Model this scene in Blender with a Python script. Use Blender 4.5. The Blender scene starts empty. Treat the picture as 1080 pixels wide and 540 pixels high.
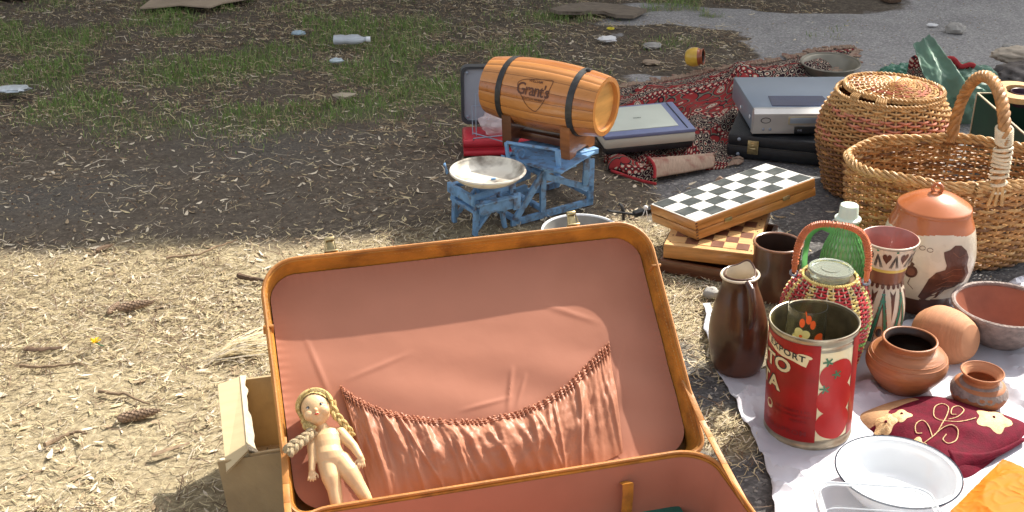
import bpy, bmesh, math, random
import numpy as np
from mathutils import Vector, Matrix
random.seed(7); RNG = np.random.default_rng(11)
S = bpy.context.scene
COL = S.collection
R = math.radians

# ------------------------------------------------------------ camera, world, sun, exposure
F, PITCH, H0 = 1250.0, R(25.5), 1.25           # focal length in photo pixels (1080 wide), pitch, eye height
cam = bpy.data.cameras.new('camera'); camo = bpy.data.objects.new('camera', cam); COL.objects.link(camo)
camo.location = (0, 0, H0); camo.rotation_euler = (math.pi/2 - PITCH, 0, 0)
cam.sensor_width = 36; cam.lens = 36*F/1080; cam.clip_end = 600; cam.clip_start = 0.02
S.camera = camo
SUN_EL, SUN_AZ = R(44), R(41)                  # azimuth measured from straight ahead towards the right
SD = Vector((math.cos(SUN_EL)*math.sin(SUN_AZ), math.cos(SUN_EL)*math.cos(SUN_AZ), math.sin(SUN_EL)))
W = bpy.data.worlds.new('World'); S.world = W; W.use_nodes = True
nt = W.node_tree; bg = nt.nodes['Background']
sky = nt.nodes.new('ShaderNodeTexSky'); sky.sky_type = 'NISHITA'; sky.sun_disc = False
sky.sun_elevation = SUN_EL; sky.sun_rotation = SUN_AZ; sky.air_density = 0.8; sky.dust_density = 3.0; sky.ozone_density = 0.6
hs = nt.nodes.new('ShaderNodeHueSaturation'); hs.inputs['Saturation'].default_value = 0.26
nt.links.new(sky.outputs[0], hs.inputs['Color']); nt.links.new(hs.outputs[0], bg.inputs[0]); bg.inputs[1].default_value = 0.15
sl = bpy.data.lights.new('sun', 'SUN'); sl.energy = 4.1; sl.angle = R(0.5); sl.color = (1.0, 0.93, 0.82)
so = bpy.data.objects.new('sun', sl); COL.objects.link(so); so.rotation_euler = SD.to_track_quat('Z', 'Y').to_euler()
S.view_settings.view_transform = 'Standard'; S.view_settings.look = 'None'; S.view_settings.exposure = 1.0; S.view_settings.gamma = 1
S.render.engine = 'CYCLES'

# ------------------------------------------------------------ measuring helpers (where a point of the place is)
CP, SP = math.cos(PITCH), math.sin(PITCH)
def G(px, py, z=0.0):
    a = (px-540)/F; b = (270-py)/F
    dy = CP+b*SP; dz = -SP+b*CP; t = (z-H0)/dz
    return Vector((a*t, dy*t, z))
def depth(p): return p[1]*CP-(p[2]-H0)*SP
def pix(p):
    d = depth(p); v = p[1]*SP+(p[2]-H0)*CP
    return (540+F*p[0]/d, 270-F*v/d)
def zat(g, py):                                # height above the ground point g that shows at photo row py
    b = (270-py)/F                             # v/d=b -> y SP + h CP = b (y CP - h SP), h=z-H0
    h = (b*g[1]*CP-g[1]*SP)/(CP+b*SP)
    return h+H0
def prof(ax, base_py, pts):
    g = G(ax, base_py); out = []
    zm = zat(g, pts[-1][1])*.5; g.x = (ax-540)/F*depth((0, g.y, zm))      # the stated column is that of the middle of its height
    for r, py in pts:
        z = zat(g, py); out.append((r*depth((g[0], g[1], z))/F, z))
    return g, out
def face_cam(g): return -math.atan2(g[0], g[1])

# ------------------------------------------------------------ mesh helpers
class MB:
    def __init__(s): s.v = []; s.f = []; s.m = []; s.x = None
    def add(s, vs, fs, mi=0):
        o = len(s.v)
        if s.x is not None: vs = [s.x @ Vector(p) for p in vs]
        s.v.extend([tuple(p) for p in vs]); s.f.extend([tuple(i+o for i in f) for f in fs])
        if isinstance(mi, (list, tuple)): s.m.extend(mi)
        else: s.m.extend([mi]*len(fs))
        return s
    def build(s, name, mats, parent=None, smooth=True, loc=None, rz=None, sharp=40):
        me = bpy.data.meshes.new(name); me.from_pydata(s.v, [], s.f)
        if not isinstance(mats, (list, tuple)): mats = [mats]
        for m in mats: me.materials.append(m)
        me.polygons.foreach_set('material_index', s.m)
        me.validate(); me.update()
        bm = bmesh.new(); bm.from_mesh(me); bmesh.ops.recalc_face_normals(bm, faces=bm.faces); bm.to_mesh(me); bm.free()
        if smooth:
            me.polygons.foreach_set('use_smooth', [True]*len(me.polygons))
            me.set_sharp_from_angle(angle=R(sharp))
        o = bpy.data.objects.new(name, me); COL.objects.link(o)
        if parent: o.parent = parent
        if loc is not None: o.location = loc
        if rz is not None: o.rotation_euler = (0, 0, rz)
        return o
def tag(o, label, cat, group=None, kind=None):
    if label: o['label'] = label
    if cat: o['category'] = cat
    if group: o['group'] = group
    if kind: o['kind'] = kind
    return o
def thing(name, label, cat, loc=(0, 0, 0), rz=0, group=None):
    o = bpy.data.objects.new(name, None); COL.objects.link(o); o.location = loc; o.rotation_euler = (0, 0, rz)
    o.empty_display_size = .05
    return tag(o, label, cat, group)
def box(mb, c, d, bev=0.0, mi=0, rot=None, seg=2):
    bm = bmesh.new(); bmesh.ops.create_cube(bm, size=1)
    bmesh.ops.scale(bm, vec=d, verts=bm.verts)
    if bev: bmesh.ops.bevel(bm, geom=bm.edges[:], offset=bev, segments=seg, profile=.5, affect='EDGES')
    M_ = Matrix.Translation(c) @ (rot.to_4x4() if rot is not None else Matrix())
    bm.verts.ensure_lookup_table()
    mb.add([M_ @ v.co for v in bm.verts], [[v.index for v in f.verts] for f in bm.faces], mi); bm.free()
def rotz(a): return Matrix.Rotation(a, 3, 'Z')
def tube(mb, pts, rad, n=8, mi=0, closed=False, flat=1.0, mfn=None):
    P = [Vector(p) for p in pts]; k = len(P)
    rad = rad if isinstance(rad, (list, tuple)) else [rad]*k
    T = []
    for i in range(k):
        a = P[(i-1) % k] if (closed or i) else P[0]; b = P[(i+1) % k] if (closed or i < k-1) else P[-1]
        t = b-a; T.append(t.normalized() if t.length > 1e-9 else Vector((0, 0, 1)))
    u = T[0].orthogonal().normalized() if abs(T[0].z) > .9 else T[0].cross(Vector((0, 0, 1))).normalized()
    vs = []
    for i in range(k):
        u = (u-T[i]*u.dot(T[i])).normalized(); w = T[i].cross(u)
        for j in range(n):
            a = 2*math.pi*j/n
            vs.append(P[i]+(u*math.cos(a)+w*math.sin(a)*flat)*rad[i])
    fs = []; ms = []
    for i in range(k if closed else k-1):
        i2 = (i+1) % k
        for j in range(n):
            fs.append((i*n+j, i*n+(j+1) % n, i2*n+(j+1) % n, i2*n+j)); ms.append(mfn(i) if mfn else mi)
    if not closed:
        fs.append(tuple(range(n))[::-1]); fs.append(tuple((k-1)*n+j for j in range(n))); ms += [ms[0], ms[-1]]
    mb.add(vs, fs, ms)
def bar(mb, a, b, w, h=None, mi=0, bev=.0008):
    a = Vector(a); b = Vector(b); d = b-a; q = d.to_track_quat('X', 'Z').to_matrix()
    box(mb, (a+b)/2, (d.length, w, h or w), bev, mi, q)
def lathe(mb, pr, n=56, mi=0, closed=False, mfn=None, wob=0, seed=0, cap=True):
    vs = []; k = len(pr)
    rr = random.Random(seed); ph = [rr.uniform(0, 6.28) for _ in range(3)]
    for r, z in pr:
        for j in range(n):
            a = 2*math.pi*j/n
            q = r*(1+wob*(math.sin(2*a+ph[0]+z*8)+.6*math.sin(3*a+ph[1]-z*13)+.4*math.sin(5*a+ph[2]+z*30)))
            vs.append((q*math.sin(a), -q*math.cos(a), z))
    fs = []; ms = []
    for i in range(k if closed else k-1):
        i2 = (i+1) % k
        for j in range(n):
            fs.append((i*n+j, i*n+(j+1) % n, i2*n+(j+1) % n, i2*n+j)); ms.append(mfn(i, j) if mfn else mi)
    if cap and not closed:
        fs.append(tuple(range(n))[::-1]); ms.append(ms[0]); fs.append(tuple((k-1)*n+j for j in range(n))); ms.append(ms[-1])
    mb.add(vs, fs, ms)
def smooth_prof(pr, k=5):
    out = []; P = [Vector((r, z)) for r, z in pr]
    for i in range(len(P)-1):
        p0 = P[max(i-1, 0)]; p1 = P[i]; p2 = P[i+1]; p3 = P[min(i+2, len(P)-1)]
        for t in range(k):
            t /= k
            out.append(tuple(.5*((2*p1)+(p2-p0)*t+(2*p0-5*p1+4*p2-p3)*t*t+(3*p1-p0-3*p2+p3)*t**3)))
    out.append(tuple(P[-1])); return [(max(r, .0005), z) for r, z in out]
def vessel(pr, th, floor=None):
    """outer profile bottom->top, then rounded lip, then the inner wall back down"""
    out = [(.001, pr[0][1])]+list(pr)
    rt, zt = pr[-1]
    out += [(rt-th*.15, zt+th*.35), (rt-th*.5, zt+th*.5), (rt-th*.85, zt+th*.35)]
    fl = pr[0][1]+th*1.3 if floor is None else floor
    for r, z in reversed(pr):
        if z > fl: out.append((max(r-th, .002), z))
    out += [(max(out[-1][0]-th, .002), fl), (.001, fl)]
    return out
def rad_at(pr, z):
    for (r0, z0), (r1, z1) in zip(pr, pr[1:]):
        if min(z0, z1) <= z <= max(z0, z1) and abs(z1-z0) > 1e-9: return r0+(r1-r0)*(z-z0)/(z1-z0)
    return pr[-1][0] if z > pr[-1][1] else pr[0][0]
def on_lathe(pr, off=.0006):
    def f(a, z):
        r = rad_at(pr, z)+off
        return (r*math.sin(a), -r*math.cos(a), z)
    return f
def blob2d(mb, pts, fn, mi, rings=3, c=None):
    """star-shaped flat mark laid on a surface: pts in surface coordinates"""
    n = len(pts); c = c or (sum(p[0] for p in pts)/n, sum(p[1] for p in pts)/n)
    vs = [fn(*c)]; fs = []
    for k in range(1, rings+1):
        t = k/rings
        vs += [fn(c[0]+(x-c[0])*t, c[1]+(y-c[1])*t) for x, y in pts]
    for j in range(n): fs.append((0, 1+j, 1+(j+1) % n))
    for k in range(rings-1):
        for j in range(n):
            a = 1+k*n; b = a+n
            fs.append((a+j, b+j, b+(j+1) % n, a+(j+1) % n))
    mb.add(vs, fs, mi)
def ell(cx, cy, rx, ry, n=14, rot=0, wob=0):
    o = []
    for i in range(n):
        a = 2*math.pi*i/n; w = 1+wob*math.sin(3*a+cx*90)
        x = rx*math.cos(a)*w; y = ry*math.sin(a)*w
        o.append((cx+x*math.cos(rot)-y*math.sin(rot), cy+x*math.sin(rot)+y*math.cos(rot)))
    return o
def strip2d(mb, pts, fn, w, mi, asp=1.0, step=.004):
    """line of width w laid on a surface; asp scales the first coordinate into metres"""
    Q = []
    for a, b in zip(pts, pts[1:]):
        L = math.hypot((b[0]-a[0])*asp, b[1]-a[1]); n = max(1, int(L/step))
        for i in range(n): Q.append((a[0]+(b[0]-a[0])*i/n, a[1]+(b[1]-a[1])*i/n))
    Q.append(pts[-1]); vs = []
    for i, q in enumerate(Q):
        a = Q[max(i-1, 0)]; b = Q[min(i+1, len(Q)-1)]
        dx = (b[0]-a[0])*asp; dy = b[1]-a[1]; L = math.hypot(dx, dy) or 1
        nx = -dy/L*w/2/asp; ny = dx/L*w/2
        vs += [fn(q[0]+nx, q[1]+ny), fn(q[0]-nx, q[1]-ny)]
    mb.add(vs, [(2*i, 2*i+1, 2*i+3, 2*i+2) for i in range(len(Q)-1)], mi)
def text2d(txt, size, bold=0.0, shear=0.0, sp=1.0, maxe=.006):
    cu = bpy.data.curves.new('t', 'FONT'); cu.body = txt; cu.size = size; cu.offset = bold; cu.shear = shear
    cu.space_character = sp; cu.align_x = 'CENTER'; cu.align_y = 'CENTER'; cu.resolution_u = 3
    o = bpy.data.objects.new('t', cu); COL.objects.link(o)
    dg = bpy.context.evaluated_depsgraph_get(); me = bpy.data.meshes.new_from_object(o.evaluated_get(dg))
    bm = bmesh.new(); bm.from_mesh(me); bmesh.ops.triangulate(bm, faces=bm.faces)
    for _ in range(3):
        e = [x for x in bm.edges if x.calc_length() > maxe]
        if not e: break
        bmesh.ops.subdivide_edges(bm, edges=e, cuts=1); bmesh.ops.triangulate(bm, faces=bm.faces)
    bm.verts.ensure_lookup_table()
    vs = [(v.co.x, v.co.y) for v in bm.verts]; fs = [[v.index for v in f.verts] for f in bm.faces]
    bm.free(); bpy.data.objects.remove(o); bpy.data.curves.remove(cu); bpy.data.meshes.remove(me)
    return vs, fs
def rrect(w, h, r, n=6, x0=0, y0=0):
    o = []
    for cx, cy, a0 in ((w/2-r, h/2-r, 0), (-w/2+r, h/2-r, 90), (-w/2+r, -h/2+r, 180), (w/2-r, -h/2+r, 270)):
        for i in range(n+1):
            a = R(a0+90*i/n); o.append((x0+cx+r*math.cos(a), y0+cy+r*math.sin(a)))
    return o
def loft(mb, loops, mi=0, caps=(True, True)):
    n = len(loops[0]); vs = [p for L in loops for p in L]; fs = []
    for k in range(len(loops)-1):
        for j in range(n):
            fs.append((k*n+j, k*n+(j+1) % n, (k+1)*n+(j+1) % n, (k+1)*n+j))
    if caps[0]: fs.append(tuple(range(n))[::-1])
    if caps[1]: fs.append(tuple((len(loops)-1)*n+j for j in range(n)))
    mb.add(vs, fs, mi)
def grid(mb, fn, nu, nv, mi=0, thick=0):
    vs = [fn(i/nu, j/nv) for j in range(nv+1) for i in range(nu+1)]; fs = []
    for j in range(nv):
        for i in range(nu):
            a = j*(nu+1)+i; fs.append((a, a+1, a+nu+2, a+nu+1))
    mb.add(vs, fs, mi)
# value noise
_T = RNG.random((257, 257))
def vn(x, y):
    x = np.asarray(x, float); y = np.asarray(y, float)
    xi = np.floor(x).astype(int); yi = np.floor(y).astype(int); fx = x-xi; fy = y-yi
    fx = fx*fx*(3-2*fx); fy = fy*fy*(3-2*fy)
    a = _T[xi % 256, yi % 256]; b = _T[(xi+1) % 256, yi % 256]; c = _T[xi % 256, (yi+1) % 256]; d = _T[(xi+1) % 256, (yi+1) % 256]
    return (a*(1-fx)+b*fx)*(1-fy)+(c*(1-fx)+d*fx)*fy
def fbm(x, y, o=4):
    s = 0; a = .5
    for i in range(o): s = s+a*vn(np.asarray(x)*2**i+17*i, np.asarray(y)*2**i+31*i); a *= .5
    return s/(1-.5**o)
def sm(x, a, b):
    t = np.clip((np.asarray(x, float)-a)/(b-a), 0, 1); return t*t*(3-2*t)

# ------------------------------------------------------------ materials
def M(name, col, rough=.6, var=.12, scale=25, bump=0.0, bscale=None, metal=0, coat=0, stain=None, samt=.0, sscale=6, stretch=None,
      trans=0, ior=1.45, alpha=1, sub=0, spec=.5, sheen=0, detail=4, band=None):
    m = bpy.data.materials.new(name); m.use_nodes = True; n = m.node_tree; b = n.nodes['Principled BSDF']
    tc = n.nodes.new('ShaderNodeTexCoord'); mp = n.nodes.new('ShaderNodeMapping'); n.links.new(tc.outputs['Object'], mp.inputs[0])
    if stretch: mp.inputs['Scale'].default_value = stretch
    no = n.nodes.new('ShaderNodeTexNoise'); no.inputs['Scale'].default_value = scale; no.inputs['Detail'].default_value = detail
    n.links.new(mp.outputs[0], no.inputs[0])
    cr = n.nodes.new('ShaderNodeValToRGB'); n.links.new(no.outputs[0], cr.inputs[0])
    cr.color_ramp.elements[0].position = .3; cr.color_ramp.elements[1].position = .7
    cr.color_ramp.elements[0].color = [max(0, c*(1-var)) for c in col]+[1]; cr.color_ramp.elements[1].color = [min(1, c*(1+var)) for c in col]+[1]
    out = cr.outputs[0]
    if stain is not None:
        n2 = n.nodes.new('ShaderNodeTexNoise'); n2.inputs['Scale'].default_value = sscale; n2.inputs['Detail'].default_value = 6; n.links.new(tc.outputs['Object'], n2.inputs[0])
        c2 = n.nodes.new('ShaderNodeValToRGB'); c2.color_ramp.elements[0].position = .5; c2.color_ramp.elements[1].position = .68
        c2.color_ramp.elements[1].color = (samt, samt, samt, 1); c2.color_ramp.elements[0].color = (0, 0, 0, 1)
        n.links.new(n2.outputs[0], c2.inputs[0])
        mx = n.nodes.new('ShaderNodeMixRGB'); n.links.new(c2.outputs[0], mx.inputs[0]); n.links.new(out, mx.inputs[1]); mx.inputs[2].default_value = list(stain)+[1]
        out = mx.outputs[0]
    n.links.new(out, b.inputs['Base Color'])
    b.inputs['Roughness'].default_value = rough; b.inputs['Metallic'].default_value = metal
    b.inputs['Coat Weight'].default_value = coat; b.inputs['Coat Roughness'].default_value = .08
    b.inputs['Transmission Weight'].default_value = trans; b.inputs['IOR'].default_value = ior; b.inputs['Alpha'].default_value = alpha
    b.inputs['Specular IOR Level'].default_value = spec
    if sub:
        b.inputs['Subsurface Weight'].default_value = sub; b.inputs['Subsurface Radius'].default_value = (.01, .006, .004); b.inputs['Subsurface Scale'].default_value = .6
    if sheen: b.inputs['Sheen Weight'].default_value = sheen
    # roughness variation
    rr = n.nodes.new('ShaderNodeMapRange'); n.links.new(no.outputs[0], rr.inputs[0]); rr.inputs[3].default_value = max(0, rough-.08); rr.inputs[4].default_value = min(1, rough+.1)
    n.links.new(rr.outputs[0], b.inputs['Roughness'])
    if bump:
        n3 = n.nodes.new('ShaderNodeTexNoise'); n3.inputs['Scale'].default_value = bscale or scale*2; n3.inputs['Detail'].default_value = 5
        n.links.new(mp.outputs[0], n3.inputs[0]); bp = n.nodes.new('ShaderNodeBump'); bp.inputs['Strength'].default_value = bump; bp.inputs['Distance'].default_value = .003
        n.links.new(n3.outputs[0], bp.inputs['Height']); n.links.new(bp.outputs[0], b.inputs['Normal'])
    return m
leather = M('tan_leather', (.47, .20, .028), .45, .35, 16, .45, 130, stain=(.13, .045, .012), samt=.75, sscale=17)
leather_d = M('tan_leather_edge', (.46, .19, .045), .5, .2, 30, .2, 200)
thread = M('waxed_thread', (.50, .34, .14), .7, .2, 60)
brass = M('old_brass', (.42, .34, .18), .35, .3, 90, .1, metal=.9)
iron_d = M('dark_iron', (.05, .05, .05), .45, .3, 60, .2, metal=.5)
blue_paint = M('blue_paint', (.17, .34, .57), .45, .18, 40, .35, 120, stain=(.10, .065, .045), samt=.85, sscale=45)
white_enamel = M('white_enamel', (.80, .82, .83), .12, .03, 10, coat=.6)
cream_enamel = M('cream_enamel', (.72, .68, .58), .22, .06, 12, coat=.4, stain=(.10, .07, .05), samt=.9, sscale=14)
blue_rim = M('dark_enamel_edge', (.02, .03, .05), .2, .2)
card = M('cardboard', (.44, .32, .17), .85, .10, 12, .35, 90, stretch=(1, 6, 1), stain=(.28, .20, .11), samt=.5, sscale=14)
card_w = M('torn_cardboard', (.56, .48, .34), .9, .08, 40, .5, 90)
clay = M('terracotta', (.38, .145, .06), .65, .16, 18, .4, 30, stretch=(1, 1, 12), stain=(.24, .09, .04), samt=.6, sscale=12)
clay_l = M('pale_terracotta', (.50, .23, .115), .75, .12, 16, .4, 30, stretch=(1, 1, 10), stain=(.36, .15, .07), samt=.4, sscale=20)
glaze_o = M('orange_glaze', (.44, .125, .035), .3, .1, 10, .06, 60, coat=.5)
glaze_b = M('brown_glaze', (.085, .034, .018), .3, .5, 14, .05, 40, coat=.35, stain=(.13, .045, .02), samt=.7, sscale=9)
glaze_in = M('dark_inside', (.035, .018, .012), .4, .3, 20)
cream_gl = M('cream_glaze', (.66, .56, .42), .28, .08, 18, .04, 60, coat=.4)
greyglz = M('grey_wash_glaze', (.24, .18, .155), .6, .3, 60, .8, 160)
darkbrown = M('brown_slip', (.10, .035, .02), .35, .3, 40, .1, coat=.3)
maroon = M('maroon_velvet', (.12, .006, .018), .8, .25, 60, .3, 300, spec=.15)
gold = M('gold_thread', (.62, .42, .20), .6, .2, 120, .5, 400)
orange_p = M('orange_wrap', (.66, .155, .012), .6, .06, 12, .2, 40, spec=.12)
teal = M('teal_print', (.02, .22, .20), .5, .2, 20)
sheet_m = M('white_plastic_sheet', (.53, .53, .58), .45, .03, 8, .35, 40)
cloth_w = M('white_cloth', (.78, .77, .76), .85, .05, 20, .2, 200)
black_sq = M('black_squares', (.05, .058, .056), .4, .4, 60, .1, coat=.15, stain=(.14, .14, .13), samt=.5, sscale=35)
white_sq = M('white_squares', (.76, .75, .70), .3, .05, 30, coat=.3, stain=(.5, .47, .4), samt=.4, sscale=30)
wood_o = M('varnished_wood', (.48, .21, .055), .3, .25, 14, .08, 60, coat=.5, stretch=(1, 1, 9))
wood_l = M('light_wood', (.62, .36, .15), .4, .18, 16, .08, 60, coat=.3, stretch=(1, 9, 1))
wood_sq = M('brown_squares', (.17, .065, .035), .4, .2, 30, coat=.3)
wood_dk = M('dark_wood', (.115, .038, .016), .32, .35, 16, .1, 60, coat=.5, stretch=(1, 1, 7))
plast_bk = M('black_leatherette', (.012, .014, .018), .35, .3, 60, .4, 350)
plast_dk = M('dark_plastic', (.02, .022, .025), .3, .2, 40)
silver = M('silver_paint', (.29, .345, .42), .32, .04, 20, metal=.35)
silver_f = M('silver_front', (.50, .49, .47), .3, .05, 20, metal=.3)
bluelogo = M('navy_panel', (.015, .03, .10), .2, .2, 20, coat=.4)
scan_b = M('slate_blue_plastic', (.17, .20, .34), .4, .05, 20)
scan_c = M('pale_green_plastic', (.56, .60, .52), .3, .04, 12)
scan_g = M('ivory_plastic', (.55, .53, .44), .45, .05, 12)
red_pl = M('red_plastic', (.50, .025, .04), .35, .12, 20)
grey_pl = M('grey_plastic', (.30, .33, .38), .45, .1, 12)
yellow = M('yellow_paper', (.75, .62, .03), .5, .05)
wick_a = M('wicker_honey', (.42, .205, .07), .5, .35, 60, .3, 200)
wick_b = M('wicker_pale', (.55, .32, .125), .5, .25, 60, .3, 200)
wick_d = M('wicker_brown', (.20, .09, .035), .5, .35, 60, .3, 200)
wick_p = M('wicker_pink', (.55, .20, .12), .5, .3, 50, .3, 200)
cane_r = M('red_cane', (.48, .035, .04), .4, .2, 60)
cane_y = M('yellow_cane', (.72, .58, .20), .4, .2, 60)
cane_g = M('green_cane', (.16, .42, .07), .4, .2, 60)
cane_o = M('orange_cane', (.55, .16, .06), .45, .25, 60, .3, 200)
net_g = M('green_plastic_net', (.18, .52, .16), .4, .15, 40)
capw = M('pale_green_plastic_cap', (.68, .78, .66), .35, .05, 30, sub=.2)
glass = M('clear_glass', (.93, .97, .95), .03, .01, trans=1, ior=1.45)
pet = M('clear_plastic', (.80, .84, .86), .05, .01, 20, .3, 30, alpha=.16, coat=1)
pet_r = M('clear_plastic_edge', (.80, .84, .87), .08, .01, 20, alpha=.75, coat=1)
bagp = M('thin_plastic_bag', (.74, .62, .62), .25, .2, 20, alpha=.62)
greenbag = M('green_plastic_bag', (.13, .245, .175), .5, .25, 12, .5, 22, alpha=.78)
tin = M('tin_metal', (.42, .37, .27), .35, .25, 40, .15, 90, metal=.75, stain=(.16, .08, .03), samt=.7, sscale=20)
tin_in = M('tin_inside', (.20, .16, .09), .4, .4, 26, .2, 60, metal=.6, stain=(.45, .38, .08), samt=.5, sscale=10)
lab_red = M('red_print', (.30, .010, .008), .4, .2, 18, coat=.08, spec=.3, stain=(.22, .02, .012), samt=.5, sscale=14)
lab_cr = M('cream_print', (.70, .60, .36), .35, .1, 18, coat=.3)
tom_red = M('tomato_print', (.42, .012, .010), .4, .15, 12, coat=.08, spec=.3)
leafp = M('green_print', (.03, .14, .06), .4, .2)
darkp = M('dark_print', (.03, .03, .03), .4, .2)
vase_g = M('green_slip', (.02, .20, .12), .3, .2, coat=.4)
vase_y = M('yellow_slip', (.70, .52, .12), .3, .1, coat=.4)
pinkin = M('dusty_pink_glaze', (.40, .15, .12), .35, .15, coat=.3)
or_flow = M('orange_flower_print', (.85, .12, .02), .4, .08)
ye_flow = M('pale_yellow_print', (.80, .72, .30), .4, .08)
skin = M('doll_vinyl', (.70, .47, .25), .36, .07, 20, sub=.12, stain=(.50, .30, .15), samt=.45, sscale=38)
hairm = M('blonde_doll_hair', (.80, .56, .22), .5, .35, 60, .8, 500, stretch=(6, 6, 1))
hairm2 = M('ash_blonde_braid', (.50, .38, .22), .55, .35, 60, .8, 500, stretch=(6, 6, 1))
lipm = M('doll_red', (.45, .05, .04), .4)
stonem = M('pale_stone', (.36, .34, .31), .85, .2, 30, .6, 60)
dustm = M('soil_crumb', (.20, .16, .12), .95, .4, 200)
barkm = M('bark_brown', (.10, .06, .035), .85, .35, 60, .7, 90)
conem = M('cone_brown', (.27, .18, .115), .75, .3, 80, .3)
twigm = M('dry_twig', (.22, .15, .09), .8, .3, 60, .4)
wallm = M('bounce_plaster', (.70, .67, .60), .85, .08, 3, .2, 40)  # wall of the added hall, kept pale to bounce fill light
blue_t = M('blue_tarpaulin', (.01, .09, .40), .4, .15, 12, .3, 20)
greyal = M('aluminium_grey', (.26, .24, .19), .42, .15, 20, metal=.5)
dgreen = M('dark_green_card', (.015, .06, .035), .55, .2, 14)
plum = M('plum_enamel', (.06, .03, .045), .3, .2)

# lining: salmon satin
lining = M('salmon_satin', (.415, .175, .112), .62, .06, 7, .25, 18, spec=.2, stain=(.345, .14, .085), samt=.7, sscale=4)
pocket_m = M('salmon_silk', (.41, .165, .09), .46, .08, 12, .15, 120, spec=.35, sheen=.15)


# ------------------------------------------------------------ ground
def zones(x, y):
    """how much dry litter, soil and grass lies at a place"""
    n1 = fbm(x*1.7+5, y*1.7+9); n2 = fbm(x*4+30, y*4+3)
    straw = sm(y+.25*(n1-.5)-.10*x, 2.95, 2.62)*sm(x+.5*(n1-.5)-.25*sm(y, 2.0, 2.5), .36, .16)
    straw = np.maximum(straw, np.exp(-(((x-.48)/.16)**2+((y-2.28)/.2)**2))*1.1)
    straw = np.maximum(straw, np.exp(-(((x-.40)/.07)**2+((y-1.86)/.09)**2))*1.2)
    straw = np.clip(straw, 0, 1)
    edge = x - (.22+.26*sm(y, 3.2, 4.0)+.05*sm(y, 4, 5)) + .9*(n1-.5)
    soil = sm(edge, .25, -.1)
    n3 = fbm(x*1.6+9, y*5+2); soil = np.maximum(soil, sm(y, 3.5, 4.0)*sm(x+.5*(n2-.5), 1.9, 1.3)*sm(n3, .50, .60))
    gr = sm(y, 3.15, 3.9)*sm(x+.3*(n1-.5), .55, .1)*(.15+.85*sm(n2, .42, .62))
    gr = np.maximum(gr, .8*sm(y, 4.2, 4.6)*sm(x, 1.5, 1.2)*sm(n2, .56, .68))
    for cx, cy, s_, a in ((-1.15, 4.2, .28, 1.2), (-1.45, 3.75, .22, .9), (-.45, 4.85, .25, 1), (.2, 5.0, .2, 1), (-.3, 4.1, .3, .6), (.62, 4.55, .15, .7)):
        gr = np.maximum(gr, a*np.exp(-(((x-cx)/s_)**2+((y-cy)/(s_*.8))**2)))
    damp = sm(fbm(x*1.1+50, y*2+20), .45, .62)*sm(y, 4.2, 3.2)
    return straw, soil, gr, damp
xs = np.concatenate([np.array([-260, -90, -40, -20, -10, -6, -4.5, -3.6]), np.arange(-3.2, 3.2, .028), np.array([3.6, 4.5, 6, 10, 20, 40, 90, 260])])
ys = np.concatenate([np.array([-260, -60, -15, -4, -1, 0, .6]), np.arange(.9, 6.0, .028), np.array([6.6, 8, 12, 20, 40, 100, 300])])
X, Y = np.meshgrid(xs, ys); st, soi, grs, dmp = zones(X, Y)
hz = (fbm(X*9, Y*9, 3)-.5)*.012*(soi*.9+.25)+(fbm(X*2.2+8, Y*2.2, 3)-.55)*.05*soi*sm(Y, 2.9, 3.6)
hz = hz-.003
hz[(np.abs(X) > 3.3) | (Y > 6.1) | (Y < .8)] = -.004
def hgt(x, y): 
    i = int(np.clip(np.searchsorted(xs, x)-1, 0, len(xs)-2)); j = int(np.clip(np.searchsorted(ys, y)-1, 0, len(ys)-2))
    fx = (x-xs[i])/(xs[i+1]-xs[i]); fy = (y-ys[j])/(ys[j+1]-ys[j])
    return (hz[j, i]*(1-fx)+hz[j, i+1]*fx)*(1-fy)+(hz[j+1, i]*(1-fx)+hz[j+1, i+1]*fx)*fy
nx, ny = len(xs), len(ys)
vs = np.stack([X.ravel(), Y.ravel(), hz.ravel()], -1)
I, J = np.meshgrid(np.arange(nx-1), np.arange(ny-1)); a = (J*nx+I).ravel()
fs = np.stack([a, a+1, a+nx+1, a+nx], -1)
me = bpy.data.meshes.new('ground'); me.from_pydata(vs.tolist(), [], fs.tolist())
ca = me.color_attributes.new('zones', 'FLOAT_COLOR', 'POINT')
ca.data.foreach_set('color', np.stack([st.ravel(), soi.ravel(), grs.ravel(), dmp.ravel()], -1).ravel())
me.polygons.foreach_set('use_smooth', [True]*len(me.polygons))
ground = bpy.data.objects.new('ground', me); COL.objects.link(ground); ground['kind'] = 'structure'
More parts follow.
